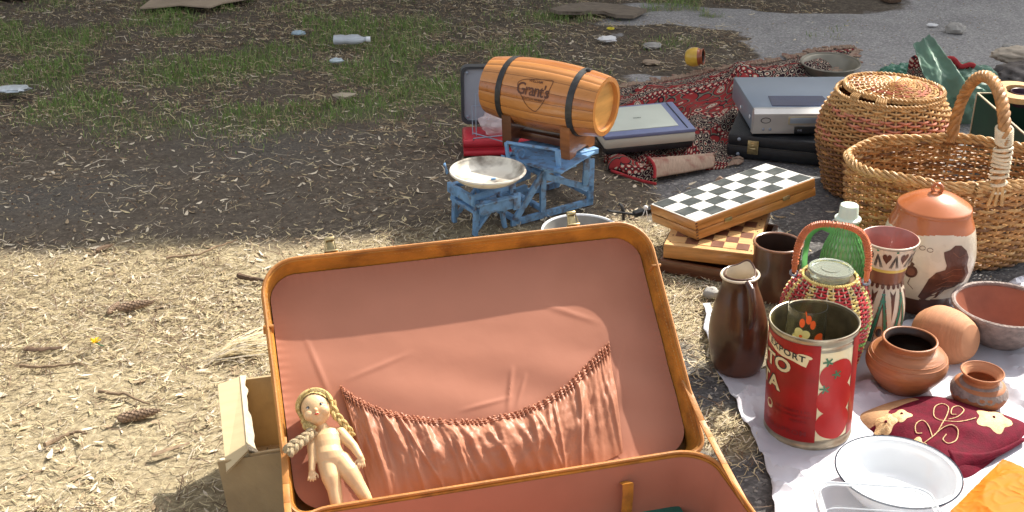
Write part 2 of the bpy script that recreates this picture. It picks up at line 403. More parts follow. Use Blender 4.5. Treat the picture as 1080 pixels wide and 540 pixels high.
def ground_mat():
    m = bpy.data.materials.new('asphalt_soil_and_litter'); m.use_nodes = True; n = m.node_tree; b = n.nodes['Principled BSDF']; L = n.links
    at = n.nodes.new('ShaderNodeAttribute'); at.attribute_name = 'zones'; sx = n.nodes.new('ShaderNodeSeparateColor'); L.new(at.outputs['Color'], sx.inputs[0])
    tc = n.nodes.new('ShaderNodeTexCoord')
    def noise(s, d=6, r=.6):
        q = n.nodes.new('ShaderNodeTexNoise'); q.inputs['Scale'].default_value = s; q.inputs['Detail'].default_value = d; q.inputs['Roughness'].default_value = r
        L.new(tc.outputs['Object'], q.inputs[0]); return q.outputs[0]
    def ramp(src, *st_):
        q = n.nodes.new('ShaderNodeValToRGB'); L.new(src, q.inputs[0]); e = q.color_ramp.elements
        while len(e) < len(st_): e.new(.5)
        for k, (p, c) in enumerate(st_): e[k].position = p; e[k].color = (*c, 1) if not isinstance(c, float) else (c, c, c, 1)
        return q.outputs[0]
    def mix(f, a_, b_):
        q = n.nodes.new('ShaderNodeMixRGB'); L.new(f, q.inputs[0]); L.new(a_, q.inputs[1]); L.new(b_, q.inputs[2]); return q.outputs[0]
    def add(a_, b_, op='ADD'):
        q = n.nodes.new('ShaderNodeMath'); q.operation = op
        for k, z in ((0, a_), (1, b_)):
            if isinstance(z, float): q.inputs[k].default_value = z
            else: L.new(z, q.inputs[k])
        return q.outputs[0]
    vo = n.nodes.new('ShaderNodeTexVoronoi'); vo.inputs['Scale'].default_value = 170; L.new(tc.outputs['Object'], vo.inputs[0])
    vo2 = n.nodes.new('ShaderNodeTexVoronoi'); vo2.inputs['Scale'].default_value = 75; L.new(tc.outputs['Object'], vo2.inputs[0])
    hsv = n.nodes.new('ShaderNodeSeparateColor'); L.new(vo.outputs['Color'], hsv.inputs[0])
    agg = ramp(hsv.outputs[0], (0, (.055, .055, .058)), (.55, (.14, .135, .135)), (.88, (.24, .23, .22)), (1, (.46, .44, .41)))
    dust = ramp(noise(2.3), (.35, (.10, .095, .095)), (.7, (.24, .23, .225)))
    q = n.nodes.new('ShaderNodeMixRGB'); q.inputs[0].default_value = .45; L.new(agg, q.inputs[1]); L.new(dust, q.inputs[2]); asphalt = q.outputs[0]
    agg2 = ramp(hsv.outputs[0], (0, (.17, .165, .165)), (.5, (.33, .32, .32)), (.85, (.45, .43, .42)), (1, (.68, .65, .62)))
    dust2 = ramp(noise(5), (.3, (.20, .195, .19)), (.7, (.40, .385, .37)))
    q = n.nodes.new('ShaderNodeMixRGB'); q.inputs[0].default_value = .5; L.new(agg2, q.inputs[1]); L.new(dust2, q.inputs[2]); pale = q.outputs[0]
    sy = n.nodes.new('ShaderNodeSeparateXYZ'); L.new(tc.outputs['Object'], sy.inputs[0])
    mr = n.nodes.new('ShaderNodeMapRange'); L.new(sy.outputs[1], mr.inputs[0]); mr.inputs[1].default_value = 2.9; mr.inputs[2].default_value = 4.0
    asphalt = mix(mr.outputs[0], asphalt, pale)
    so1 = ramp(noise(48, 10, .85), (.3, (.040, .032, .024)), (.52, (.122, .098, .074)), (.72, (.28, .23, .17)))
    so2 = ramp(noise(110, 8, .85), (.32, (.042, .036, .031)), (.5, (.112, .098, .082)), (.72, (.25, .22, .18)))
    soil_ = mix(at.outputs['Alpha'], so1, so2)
    stc = ramp(noise(70, 8, .8), (.3, (.13, .10, .06)), (.5, (.38, .31, .19)), (.7, (.60, .51, .34)))
    grc = ramp(noise(40, 6, .7), (.3, (.065, .07, .036)), (.7, (.19, .20, .095)))
    nm = noise(14, 8, .75)
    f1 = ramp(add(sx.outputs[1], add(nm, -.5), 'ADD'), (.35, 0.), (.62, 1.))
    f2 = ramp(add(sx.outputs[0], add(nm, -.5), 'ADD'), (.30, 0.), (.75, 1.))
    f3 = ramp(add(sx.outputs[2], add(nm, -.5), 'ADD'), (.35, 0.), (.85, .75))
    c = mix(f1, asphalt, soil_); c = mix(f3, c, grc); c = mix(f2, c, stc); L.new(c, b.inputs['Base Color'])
    b.inputs['Roughness'].default_value = .92; b.inputs['Specular IOR Level'].default_value = .25
    bp = n.nodes.new('ShaderNodeBump'); bp.inputs['Strength'].default_value = .8; bp.inputs['Distance'].default_value = .006
    hh = add(add(vo2.outputs['Distance'], .5, 'MULTIPLY'), noise(75, 8, .9), 'ADD'); L.new(hh, bp.inputs['Height']); L.new(bp.outputs[0], b.inputs['Normal'])
    return m
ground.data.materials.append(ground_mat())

# invented hall, added out of view so its roof edge throws the big shadow
def hall():
    t = thing('added_shade_hall', 'added cream plastered hall out of view, flat roofed, casting the big shadow', 'shadow caster', (0, 5.5, 0))
    line = [(-7, 5.45), (1.5, 5.45), (2.6, 5.62), (3.4, 6.1), (7, 7.9)]
    back = [(7, 12), (-7, 12)]
    H = 3.58; wb = MB(); pts = [(x, y-5.5) for x, y in line+back]
    loft(wb, [[(x, y, -.02) for x, y in pts], [(x, y, H-.2) for x, y in pts]], 0)
    wb.build('wall', wallm, t, smooth=False)
    rb = MB(); c = (0, 2.5)
    loft(rb, [[(x, y, H-.2) for x, y in pts], [(x, y, H) for x, y in pts]], 0); rb.build('roof', greyal, t, smooth=False)
    for x in (-5.5, -3.5, -1.5, .5):
        w = MB(); box(w, (x, -.06, 1.7), (1.1, .06, 1.2), .01); f = w.build('window', white_enamel, t)
        p = MB(); box(p, (x, -.095, 1.7), (.96, .01, 1.06)); p.build('pane', plast_dk, f)
hall()

# ------------------------------------------------------------ loose litter, straw, grass (nobody could count it)
lit_a = M('dry_bract_pale', (.64, .55, .41), .7, .25, 300)
lit_b = M('dry_bract_tan', (.34, .25, .15), .75, .3, 300)
lit_c = M('dry_straw', (.55, .45, .26), .7, .3, 300)
lit_d = M('dry_needle_brown', (.16, .10, .06), .8, .3, 300)
ga = M('grass_green', (.17, .27, .06), .6, .3, 300); gb = M('grass_yellow', (.38, .36, .17), .65, .3, 300)
def chip(mb, x, y, L_, w, a, mi, lift):
    z0 = hgt(x, y)+.001+lift; ca_, sa = math.cos(a), math.sin(a); pr = []
    cz = random.uniform(.0, .25)*L_; tl = random.uniform(-.25, .25)
    for t, ww in ((-.5, .15), (-.2, 1), (.2, .8), (.5, .1)):
        zz = z0+cz*(t*t)*2+tl*t*L_*.3+abs(tl)*L_*.15
        bend = w*.8*(t*t)*4*((x*991) % 1-.5)
        for s_ in (-1, 1):
            lx = t*L_; ly = s_*ww*w/2+bend
            pr.append((x+lx*ca_-ly*sa, y+lx*sa+ly*ca_, zz+(s_*.15*w if random.random() < .5 else 0)))
    mb.add(pr, [(0, 1, 3, 2), (2, 3, 5, 4), (4, 5, 7, 6)], mi)
def straw(mb, x, y, L_, w, a, mi, lift):
    z0 = hgt(x, y)+.0015+lift; ca_, sa = math.cos(a), math.sin(a); b_ = random.uniform(-.25, .25)*L_; tz = random.uniform(0, .18)*L_
    P = [(x-ca_*L_/2, y-sa*L_/2, z0), (x-sa*b_, y+ca_*b_, z0+tz), (x+ca_*L_/2, y+sa*L_/2, z0+random.uniform(0, .2)*L_)]
    vs_ = []
    for p in P: vs_ += [(p[0]-sa*w/2, p[1]+ca_*w/2, p[2]), (p[0]+sa*w/2, p[1]-ca_*w/2, p[2]+w*.3)]
    mb.add(vs_, [(0, 1, 3, 2), (2, 3, 5, 4)], mi)
def scatter(n, x0, x1, y0, y1):
    x = RNG.uniform(x0, x1, n); y = RNG.uniform(y0, y1, n)
    on = (y < 2.12-(x-.42)*.25+.35*np.clip(x-.42, 0, 3)) & (x > .425+np.clip(y-2.0, -1, 0)*(-.13)) & (y < 2.5)
    return x[~on], y[~on]
mb = MB()
x, y = scatter(90000, -2.6, 1.5, 1.25, 5.5); s_, so_, g_, d_ = zones(x, y)
cl = sm(fbm(x*5+3, y*5+70), .40, .66)
far = sm(y, 2.8, 4.5)
keep = RNG.random(len(x)) < np.clip(.02+s_*.15*(.15+cl)+so_*.20*(.12+cl)+.03*far*so_, 0, 1)
for xx, yy, ss in zip(x[keep], y[keep], s_[keep]):
    k = random.random()
    L_ = random.choice((.006, .008, .010, .012, .014, .018, .024, .032)) if yy > 2.9 else random.choice((.010, .013, .018, .024, .03))
    chip(mb, xx, yy, L_*random.uniform(.7, 1.15), L_*random.uniform(.16, .34), random.uniform(0, 6.28), 0 if k < .45 else (1 if k < .8 else 2), random.uniform(0, .004)*ss)
litter = mb.build('dry_leaf_litter', [lit_a, lit_b, lit_c], smooth=False); tag(litter, 'pale dry bracts and seed husks strewn over the soil', 'litter', kind='stuff')
mb = MB()
x, y = scatter(120000, -1.9, .75, 1.25, 3.1); s_, so_, g_, d_ = zones(x, y)
cl = sm(fbm(x*3.5+3, y*3.5+7), .35, .6)
keep = RNG.random(len(x)) < np.clip(s_*(.14+.60*cl)+.02, 0, 1)
for xx, yy in zip(x[keep], y[keep]):
    k = random.random(); Lq = random.uniform(.008, .035) if k < .93 else random.uniform(.04, .08)
    straw(mb, xx, yy, Lq, random.uniform(.0008, .0022), random.gauss(.5, .7) if random.random() < .75 else random.uniform(0, 3.14), 0 if k < .55 else (1 if k < .8 else 2), random.uniform(0, .006))
x, y = scatter(26000, -2.7, 1.4, 2.9, 5.5); s_, so_, g_, d_ = zones(x, y)
keep = RNG.random(len(x)) < so_*.28
for xx, yy in zip(x[keep], y[keep]):
    straw(mb, xx, yy, random.uniform(.015, .07), random.uniform(.0008, .0022), random.uniform(0, 6.28), random.choice((0, 1, 2, 2)), random.uniform(0, .01))
x, y = scatter(60000, -2.7, 1.4, 3.2, 5.5); s_, so_, g_, d_ = zones(x, y)
keep = RNG.random(len(x)) < so_*.45*sm(y, 3.2, 3.9)*(.3+.7*sm(fbm(x*6, y*6), .4, .6))
for xx, yy in zip(x[keep], y[keep]):
    straw(mb, xx, yy, random.uniform(.012, .045), random.uniform(.0012, .003), random.uniform(0, 6.28), random.choice((0, 2, 2, 3, 3)), random.uniform(0, .014))
tag(mb.build('straw', [lit_c, lit_a, lit_d, lit_b], smooth=False), 'dry straw and pine needles matted over the ground', 'straw', kind='stuff')
mb = MB()
x, y = scatter(110000, -2.7, 1.6, 3.0, 5.45); s_, so_, g_, d_ = zones(x, y)
keep = RNG.random(len(x)) < np.clip(g_*1.0, 0, 1)**1.4*.8
for xx, yy, gg in zip(x[keep], y[keep], g_[keep]):
    hh = random.uniform(.008, .034)*(.5+gg); a = random.uniform(0, 6.28); w = random.uniform(.0015, .003); z0 = hgt(xx, yy)
    lx, ly = math.cos(a)*hh*random.uniform(.2, .9), math.sin(a)*hh*random.uniform(.2, .9); b1 = random.uniform(0, 3.14)
    dx, dy = math.cos(b1)*w/2, math.sin(b1)*w/2
    mb.add([(xx-dx, yy-dy, z0-.002), (xx+dx, yy+dy, z0-.002), (xx+lx*.4+dx*.8, yy+ly*.4+dy*.8, z0+hh*.6), (xx+lx*.4-dx*.8, yy+ly*.4-dy*.8, z0+hh*.6), (xx+lx, yy+ly, z0+hh*.85)],
           [(0, 1, 2, 3), (3, 2, 4)], 0 if random.random() < .35+.5*gg else 1)
tag(mb.build('grass', [ga, gb], smooth=False), 'short patchy green and yellowing grass beyond the shaded soil', 'grass', kind='stuff')
mb = MB()
x, y = scatter(9000, -.2, 2.6, 1.3, 5.5); s_, so_, g_, d_ = zones(x, y)
keep = (so_ < .5)
for xx, yy in zip(x[keep], y[keep]):
    r = random.choice((.0015, .002, .003, .004)); z0 = hgt(xx, yy); a = random.uniform(0, 3)
    mb.add([(xx+r*math.cos(a+k*1.57)*random.uniform(.7, 1.2), yy+r*math.sin(a+k*1.57)*random.uniform(.7, 1.2), z0-.001) for k in range(4)]+[(xx, yy, z0+r*.8)], [(0, 1, 4), (1, 2, 4), (2, 3, 4), (3, 0, 4)], random.choice((0, 0, 1)))
x, y = scatter(42000, -2.6, 1.4, 2.3, 5.4); s_, so_, g_, d_ = zones(x, y)
keep = (so_ > .5) & (RNG.random(len(x)) < .25+.75*sm(fbm(x*8, y*8), .45, .6))
for xx, yy in zip(x[keep], y[keep]):
    r = random.choice((.002, .003, .004, .006)); z0 = hgt(xx, yy); a = random.uniform(0, 3)
    mb.add([(xx+r*math.cos(a+k*1.57)*random.uniform(.6, 1.3), yy+r*math.sin(a+k*1.57)*random.uniform(.6, 1.3), z0-.001) for k in range(4)]+[(xx, yy, z0+r*.7)], [(0, 1, 4), (1, 2, 4), (2, 3, 4), (3, 0, 4)], random.choice((2, 2, 2, 3, 1)))
tag(mb.build('grit', [stonem, lit_b, dustm, barkm], smooth=False), 'grit and crumbs scattered on the grey asphalt', 'gravel', kind='stuff')

# ------------------------------------------------------------ suitcase
HX = Vector((-.007, 1.476, .160)); YAW, TILT, SH, SW = .258, .854, .417, .66
wv = Vector((math.cos(YAW), math.sin(YAW), 0)); nv = Vector((-math.sin(YAW), math.cos(YAW), 0))
uv = nv*math.sin(TILT)+Vector((0, 0, math.cos(TILT))); mv = wv.cross(uv)
ROOT = Vector((HX.x, HX.y, 0))
def L3(a, b, c): return HX+wv*a+uv*b+mv*c                # lid frame: across, up the lid, out of the lid
def B3(a, b, c): return HX+wv*a-nv*(b-.004)+Vector((0, 0, c+.011))   # base frame: across, towards the viewer, up
def LP(px, py, c):
    o = Vector((0, 0, H0)); d = G(px, py, 0)-o; p0 = L3(0, 0, c); t = (p0-o).dot(mv)/d.dot(mv); q = o+d*t-p0
    return q.dot(wv), q.dot(uv)
case = thing('suitcase', 'open tan leather suitcase with salmon lining, its lid leaning back', 'suitcase', ROOT)
def rel(f): return lambda *a: f(*a)-ROOT
l3, b3 = rel(L3), rel(B3)
def rloop(fn, inset, r, c, off=0):
    P = rrect(SW-2*inset, SH-2*inset, r, 8, 0, SH/2+off)
    if fn is l3:                                        # the lid's lower corners are tighter
        P2 = rrect(SW-2*inset, SH-2*inset, max(.012, r*.4), 8, 0, SH/2+off); P = P[:18]+P2[18:]
    return [fn(x, y, c) for x, y in P]
LD = .041
mb = MB()
loft(mb, [rloop(l3, .004, .058, .0), rloop(l3, .001, .060, -.006), rloop(l3, .004, .054, -LD-.012), rloop(l3, .010, .048, -LD-.022), rloop(l3, .03, .04, -LD-.025)], 0, (False, True))
loft(mb, [rloop(l3, .004, .058, .0), rloop(l3, .009, .053, -.001), rloop(l3, .013, .050, -.03), rloop(l3, .0155, .045, -LD-.004)], 0, (False, False))
lid = mb.build('lid_shell', leather, case)
mb = MB(); ed = rloop(l3, .0045, .057, .001); tube(mb, ed, .0028, 8, closed=True); mb.build('edge_binding', leather_d, lid)
mb = MB()                                               # stitch line just inside the edge
ed2 = [Vector(q) for q in rloop(l3, .0095, .052, -.0105)]; ed2.append(ed2[0])
for a_, b_ in zip(ed2, ed2[1:]):
    n_ = max(1, int((b_-a_).length/.006))
    for i in range(n_):
        p_, q_ = a_.lerp(b_, (i+.2)/n_), a_.lerp(b_, (i+.75)/n_); cen = l3(0, SH/2, -.012)
        inn_ = (cen-p_).normalized()*.0006; tube(mb, [p_+inn_, q_+inn_], .0005, 4)
mb.build('stitching', thread, lid)
mb = MB()                                               # stitched joins of the binding
for px, py in ((279, 345), (692, 280)):
    a, b = LP(px, py, 0); s_ = -1 if a < 0 else 1
    mb = MB(); box(mb, l3(s_*(SW/2-.006), b, -.012), (.016, .004, .03), .001, rot=Matrix((wv, uv, mv)).transposed())
    mb.build('binding_join', leather_d, lid)
# lining of the lid with a padded, faintly puckered surface
mb = MB()
def lin(u, v):
    a = (u-.5)*(SW-.0315); b = .01575+v*(SH-.0315); e = min(u, 1-u, v*.64, (1-v)*.64)
    n = float(fbm(u*3+4, v*3+9)-.5)*.004+.0016*math.sin((u*2.2+v*3.1)*7)*math.exp(-((v-.35)/.2)**2)
    for (x0, y0, x1, y1, w_, h_) in ((.03, .12, .055, .20, .0035, .0030), (.045, .125, .075, .185, .003, .0022), (-.05, .135, .05, .148, .003, .0016), (-.22, .21, -.10, .245, .004, .0014), (.12, .30, .22, .25, .005, .0014), (-.27, .30, -.24, .18, .004, .0016), (.20, .10, .25, .22, .004, .0016)):
        dx, dy = x1-x0, y1-y0; q = max(0, min(1, ((a-x0)*dx+(b-y0)*dy)/(dx*dx+dy*dy))); dd_ = math.hypot(a-x0-dx*q, b-y0-dy*q); n += h_*math.exp(-(dd_/w_)**2)*math.sin(math.pi*min(1, max(.02, q)))
    rc = .045
    for cu, cv in ((0, 0), (1, 0), (0, 1), (1, 1)):      # keep inside the rounded corners
        ca_ = (cu-.5)*(SW-.0315); cb = .01575+cv*(SH-.0315); kx = ca_-math.copysign(rc, cu-.5); ky = cb-math.copysign(rc, cv-.5)
        if (a-kx)*math.copysign(1, cu-.5) > 0 and (b-ky)*math.copysign(1, cv-.5) > 0:
            d = math.hypot(a-kx, b-ky)
            if d > rc: a = kx+(a-kx)*rc/d; b = ky+(b-ky)*rc/d
    return l3(a, b, -LD+.0015+n+.003*math.exp(-e*40)+.0005*math.sin(u*300)*math.exp(-min(v, 1-v)*45)+.0004*math.sin(v*190)*math.exp(-min(u, 1-u)*60))
grid(mb, lin, 220, 140); mb.build('lid_lining', lining, case)
# gathered pocket
top = [LP(px, py, -.05) for px, py in ((359, 411), (375, 423), (400, 435), (435, 443), (470, 447), (505, 446), (540, 439), (570, 427), (598, 408), (620, 385), (640, 365))]
bot = [LP(px, py, -.05) for px, py in ((392, 528), (410, 528), (440, 524), (470, 520), (500, 514), (530, 510), (560, 505), (590, 500), (612, 494), (635, 489), (655, 480))]
def pl(P, t):
    t = max(0, min(.99999, t))*(len(P)-1); i = int(t); f = t-i
    return Vector(P[i]).lerp(Vector(P[i+1]), f)
folds = [(random.random(), random.uniform(.006, .02), random.uniform(-.06, .06), random.uniform(.5, 1.2)) for _ in range(46)]
def pk(u, v):
    uu = u+.012*math.sin(v*5+u*30)*v
    t = pl(top, uu); b = pl(bot, u); t2 = t.lerp(b, v)
    if t2.y < .012: t2.y = .012+.02*v*0
    env = math.sin(math.pi*min(1, v**.75))
    bulge = .020*env*math.sin(math.pi*min(1, max(0, u)))**.5
    f = 0
    for c, w, s_, A in folds:
        f += A*math.exp(-((u-(c+s_*v))/w)**2)*(.35+.65*env)*(1 if v < .7 else 1-(v-.7)*1.6)
    ruf = .0032*math.sin(u*math.pi*2*58+3*math.sin(u*40))*math.exp(-((v-.05)/.07)**2)
    big = float(fbm(u*14+2, v*4+u*6)-.5)*.014*env
    return l3(t2.x, t2.y, -LD+.004+bulge+.0075*(f*.6)+ruf+big*1.2)
mb = MB(); grid(mb, pk, 420, 46)
pocket = mb.build('gathered_pocket', pocket_m, case, sharp=180)
mb = MB()
for k_, dv in ((0, .035), (1, .075)):
    tube(mb, [Vector(pk(i/300, dv))+mv*(.0012+.0008*math.sin(i*1.9)) for i in range(301)], .0011, 5)
mb.build('elastic_seam', pocket_m, pocket)
mb = MB(); tube(mb, [Vector(pk(i/500, 0))+mv*(.002*math.sin(i*1.1))+uv*(.0022*math.sin(i*.77)) for i in range(501)], .0016, 5); mb.build('ruffle', pocket_m, pocket)
# base tray
BD = .160
mb = MB()
loft(mb, [rloop(b3, .003, .058, -.002), rloop(b3, .0, .060, -.010), rloop(b3, .003, .058, -BD), rloop(b3, .012, .05, -.170)], 0, (False, True))
loft(mb, [rloop(b3, .003, .058, -.002), rloop(b3, .007, .055, -.003), rloop(b3, .009, .053, -.02)], 0, (False, False))
base = mb.build('base_shell', leather, case)
mb = MB(); tube(mb, rloop(b3, .004, .057, .0005), .003, 8, closed=True); mb.build('edge_binding', leather_d, base)
mb = MB()
loft(mb, [rloop(b3, .0085, .053, -.006), rloop(b3, .012, .05, -.06), rloop(b3, .016, .048, -.12), rloop(b3, .03, .04, -.142)], 0, (False, True))
mb.build('base_lining', lining, case, sharp=60)
mb = MB()                                               # leather loop on the back wall of the base
a0 = .187; tube(mb, [b3(a0, .012, -.035), b3(a0, .026, -.028), b3(a0, .028, -.045), b3(a0, .026, -.08), b3(a0, .02, -.12)], [.009]*5, 10, flat=.22)
mb.build('lining_strap', leather, case)
mb = MB()                                               # leather lid stays
for s_ in (1, -1):
    P = [l3(s_*.322, .125, -.004), l3(s_*.327, .05, .012), b3(s_*.329, .005, .02), b3(s_*.330, .06, .006), b3(s_*.326, .15, -.004)]
    for i in range(len(P)-1):
        bar(mb, P[i], P[i+1], .010, .003)
    mb.build('lid_stay', leather_d, case); mb = MB()
for px, py in ((349, 262), (603, 226)):                 # catches on the lid edge
    a, b = LP(px, py, 0); mb = MB(); M3 = Matrix((wv, uv, mv)).transposed()
    c0 = (a, SH+.002)
    box(mb, l3(c0[0], SH+.003, -.008), (.022, .003, .014), .001, rot=M3)
    box(mb, l3(c0[0], SH+.014, -.006), (.012, .024, .003), .001, rot=M3)
    box(mb, l3(c0[0], SH+.025, -.004), (.016, .006, .006), .0015, rot=M3)
    tube(mb, [l3(c0[0]-.009, SH+.005, -.003), l3(c0[0]-.007, SH+.022, -.002), l3(c0[0]+.007, SH+.022, -.002), l3(c0[0]+.009, SH+.005, -.003)], .0013, 6)
    mb.build('catch', brass, case)

# things lying in the suitcase
t = MB(); c_ = G(668, 535, .076)-nv*.052; c_.z = .054; box(t, (0, 0, 0), (.15, .10, .042), .003, 0); box(t, (0, 0, 0), (.146, .102, .032), .001, 1)
tag(t.build('book', [M('green_cloth_cover', (.02, .16, .12), .5, .15, 30, .2, 200), cream_gl], loc=c_, rz=YAW+.02), 'green covered book lying at the bottom of the suitcase', 'book')
t = MB(); c_ = G(634, 539, .07)-nv*.02; c_.z = .034; lathe(t, smooth_prof([(.004, 0), (.02, .004), (.026, .018), (.018, .032), (.003, .038)]), 28, wob=.04)
tag(t.build('soap_cake', cream_gl, loc=c_), 'small cream rounded cake next to the green book', 'soap')

# ------------------------------------------------------------ doll on the lining
def remesh(mbs, voxel, mats, name, parent, smooth=4):
    me = bpy.data.meshes.new('r'); me.from_pydata(mbs.v, [], mbs.f); me.update()
    o = bpy.data.objects.new('r', me); COL.objects.link(o)
    m = o.modifiers.new('r', 'REMESH'); m.mode = 'VOXEL'; m.voxel_size = voxel
    s2 = o.modifiers.new('s', 'SMOOTH'); s2.iterations = smooth; s2.factor = .5
    dg = bpy.context.evaluated_depsgraph_get(); nm = bpy.data.meshes.new_from_object(o.evaluated_get(dg)); bpy.data.objects.remove(o)
    nm.name = name; nm.materials.clear(); nm.materials.append(mats); nm.polygons.foreach_set('use_smooth', [True]*len(nm.polygons))
    q = bpy.data.objects.new(name, nm); COL.objects.link(q); q.parent = parent; return q
def ball(mb, c, r, s=(1, 1, 1), ax=None, n=14, mi=0):
    vs_ = []; k = n//2
    A = ax or Matrix.Identity(3)
    for i in range(k+1):
        t_ = math.pi*i/k
        for j in range(n):
            p_ = 2*math.pi*j/n; d = Vector((math.sin(t_)*math.cos(p_)*s[0], math.sin(t_)*math.sin(p_)*s[1], math.cos(t_)*s[2]))*r
            vs_.append(Vector(c)+A @ d)
    mb.add(vs_, [(i*n+j, i*n+(j+1) % n, (i+1)*n+(j+1) % n, (i+1)*n+j) for i in range(k) for j in range(n)], mi)
def chain(mb, P, rr, step=.0015):
    for (p, r0), (q, r1) in zip(zip(P, rr), list(zip(P, rr))[1:]):
        n = max(2, int((Vector(q)-Vector(p)).length/step))
        for i in range(n+1): ball(mb, Vector(p).lerp(Vector(q), i/n), r0+(r1-r0)*i/n, n=20 if r0 > .004 else 10)
c0 = -LD+.024
dp = lambda px, py, c=c0: (lambda ab: L3(ab[0], ab[1], c))(LP(px, py, c))
DR = L3(*LP(350, 505, c0), c0)
doll = thing('doll', 'naked vinyl doll with blonde braids leaning inside the suitcase lid', 'doll', DR)
dd = lambda px, py, c=c0: dp(px, py, c)-DR
mb = MB()
M3 = Matrix((wv, uv, mv)).transposed()
tiltA = Matrix.Rotation(R(-9), 3, mv)
HA = Matrix.Rotation(R(10), 3, uv) @ Matrix.Rotation(R(8), 3, mv) @ M3          # head axes: right, up, face outward
HA = Matrix.Rotation(R(-16), 3, uv) @ HA
hc = dd(333, 432, c0+.010)
ex, ey, ez = HA.col[0], HA.col[1], HA.col[2]
ball(mb, hc+ey*.003, .0245, (.93, 1.04, .95), HA, 28)
ball(mb, hc-ey*.010+ez*.004, .0185, (1.05, .85, .9), HA, 20)                   # cheeks and jaw
ball(mb, hc-ey*.020+ez*.010, .0075, (1, .8, .8), HA, 12)
ball(mb, hc-ey*.0075+ez*.0235, .0030, (1, 1.1, 1), HA, 10)                     # nose
ball(mb, hc-ey*.0135+ez*.0215, .0034, (1.3, .7, .6), HA, 10)
for s_ in (-1, 1):
    ball(mb, hc-ey*.009+ex*s_*.011+ez*.013, .0095, n=14)
    ball(mb, hc-ey*.003+ex*s_*.0235+ez*.001, .005, (.5, 1, .8), HA, 10)
chain(mb, [hc-ey*.018-ez*.003, dd(342, 456, c0)], [.0085, .0095])
tx = (dd(360, 453)-dd(331, 457)).normalized(); ty = (dd(343, 456)-dd(351, 486)).normalized(); tz = tx.cross(ty).normalized(); TA = Matrix((tx, ty, tz)).transposed()
tor = ((344, 456, .0195, .0115, .0), (344, 461, .0225, .0150, .0), (345, 467, .0220, .0165, .0005), (346, 473, .0205, .0165, .001), (347.5, 479, .0222, .0185, .002), (350, 485, .0242, .0180, .001), (353, 490, .0240, .0155, 0), (354, 492, .022, .014, 0))
for A_, B_ in zip(tor, tor[1:]):
    for k in range(5):
        q_ = [A_[i]+(B_[i]-A_[i])*k/5 for i in range(5)]; ball(mb, dd(q_[0], q_[1], c0+q_[4]), 1, (q_[2], .0085, q_[3]), TA, 28)
chain(mb, [dd(346, 490), dd(349, 503, c0+.004), dd(352.5, 515, c0+.003), dd(355, 530, c0+.001), dd(357, 543, c0)], [.0165, .0145, .0112, .0098, .0075])
chain(mb, [dd(360, 487), dd(369, 498, c0+.006), dd(376, 509, c0+.007), dd(384, 522, c0+.003), dd(390, 533, c0)], [.0165, .0150, .0115, .0098, .0075])
chain(mb, [dd(357, 543, c0), dd(354, 549, c0+.013)], [.0075, .0055]); chain(mb, [dd(390, 533, c0), dd(394, 539, c0+.010)], [.0075, .0055])
chain(mb, [dd(331.5, 459), dd(329, 471, c0+.002), dd(329.5, 482, c0+.003), dd(329, 496, c0+.006)], [.0082, .0078, .0066, .0050])
chain(mb, [dd(359, 456), dd(366, 464, c0+.004), dd(373, 471, c0+.007), dd(380, 482, c0+.014)], [.0088, .0088, .0072, .0052])
for (hx, hy, dirx, c) in ((329, 499, -1, c0+.006), (381, 485, 1, c0+.014)):      # hands with five spread fingers
    h0 = dd(hx, hy, c); ball(mb, h0, .0058, (1, 1.1, .6), M3, 12)
    dn = (dd(hx+1.0*dirx*0, hy+8, c)-h0).normalized(); sd = mv.cross(dn)
    for k in range(4):
        a_ = (k-1.5)*.17; dv = dn*math.cos(a_)+sd*math.sin(a_); f0 = h0+dn*.0035+sd*(k-1.5)*.0026
        ln = (.0075, .009, .0088, .007)[k]; chain(mb, [f0, f0+dv*ln*.55+mv*.0008, f0+dv*ln-mv*.0003], [.0019, .0017, .0013], .0006)
    th = h0+sd*dirx*-.0045; chain(mb, [th, th+(dn*.55-sd*dirx*.8)*.005, th+(dn*.9-sd*dirx*.6)*.008], [.0018, .0016, .0012], .0006)
remesh(mb, .0007, skin, 'body', doll, 9)
for s_ in (-1, 1):
    e0 = hc+ex*s_*.0092+ey*.000+ez*.0215-ez*(.0012 if s_ else 0)
    mb = MB(); ball(mb, e0, .0027, (1.2, .62, .45), HA, 14, 0); ball(mb, e0+ez*.0006, .0021, (.85, .85, .6), HA, 12, 1)
    tube(mb, [e0-ex*.0040+ey*.0004, e0+ey*.0019+ez*.0006, e0+ex*.0040+ey*.0004], .0008, 5, 1)
    tube(mb, [e0-ex*.004+ey*.0062, e0+ey*.0078-ez*.0003, e0+ex*.004+ey*.0062-ez*.0006], .0004, 5, 2)
    mb.build('eye', [white_enamel, plast_dk, hairm], doll)
seam = M('doll_joint_seam', (.30, .15, .07), .7)
for (px, py, c_, r_, ax2) in ((333, 459.5, c0+.001, .0088, (tx-ty*.5)), (357.5, 457.5, c0+.001, .0093, (tx+ty*.5))):
    cc = dd(px, py, c_); n3 = ax2.normalized(); u3 = n3.cross(tz).normalized(); w3 = n3.cross(u3); mb = MB(); tube(mb, [cc+(u3*math.cos(i*.3927)+w3*math.sin(i*.3927))*r_ for i in range(16)], .00055, 5, closed=True); mb.build('joint', seam, doll)
mb = MB(); m0 = hc-ey*.0138+ez*.0240; ball(mb, m0, .0024, (1.5, .6, .5), HA, 12); mb.build('mouth', lipm, doll)
mb = MB()                                             # hair: a cap of swept strands, fringe and two braids
Rh = .0262
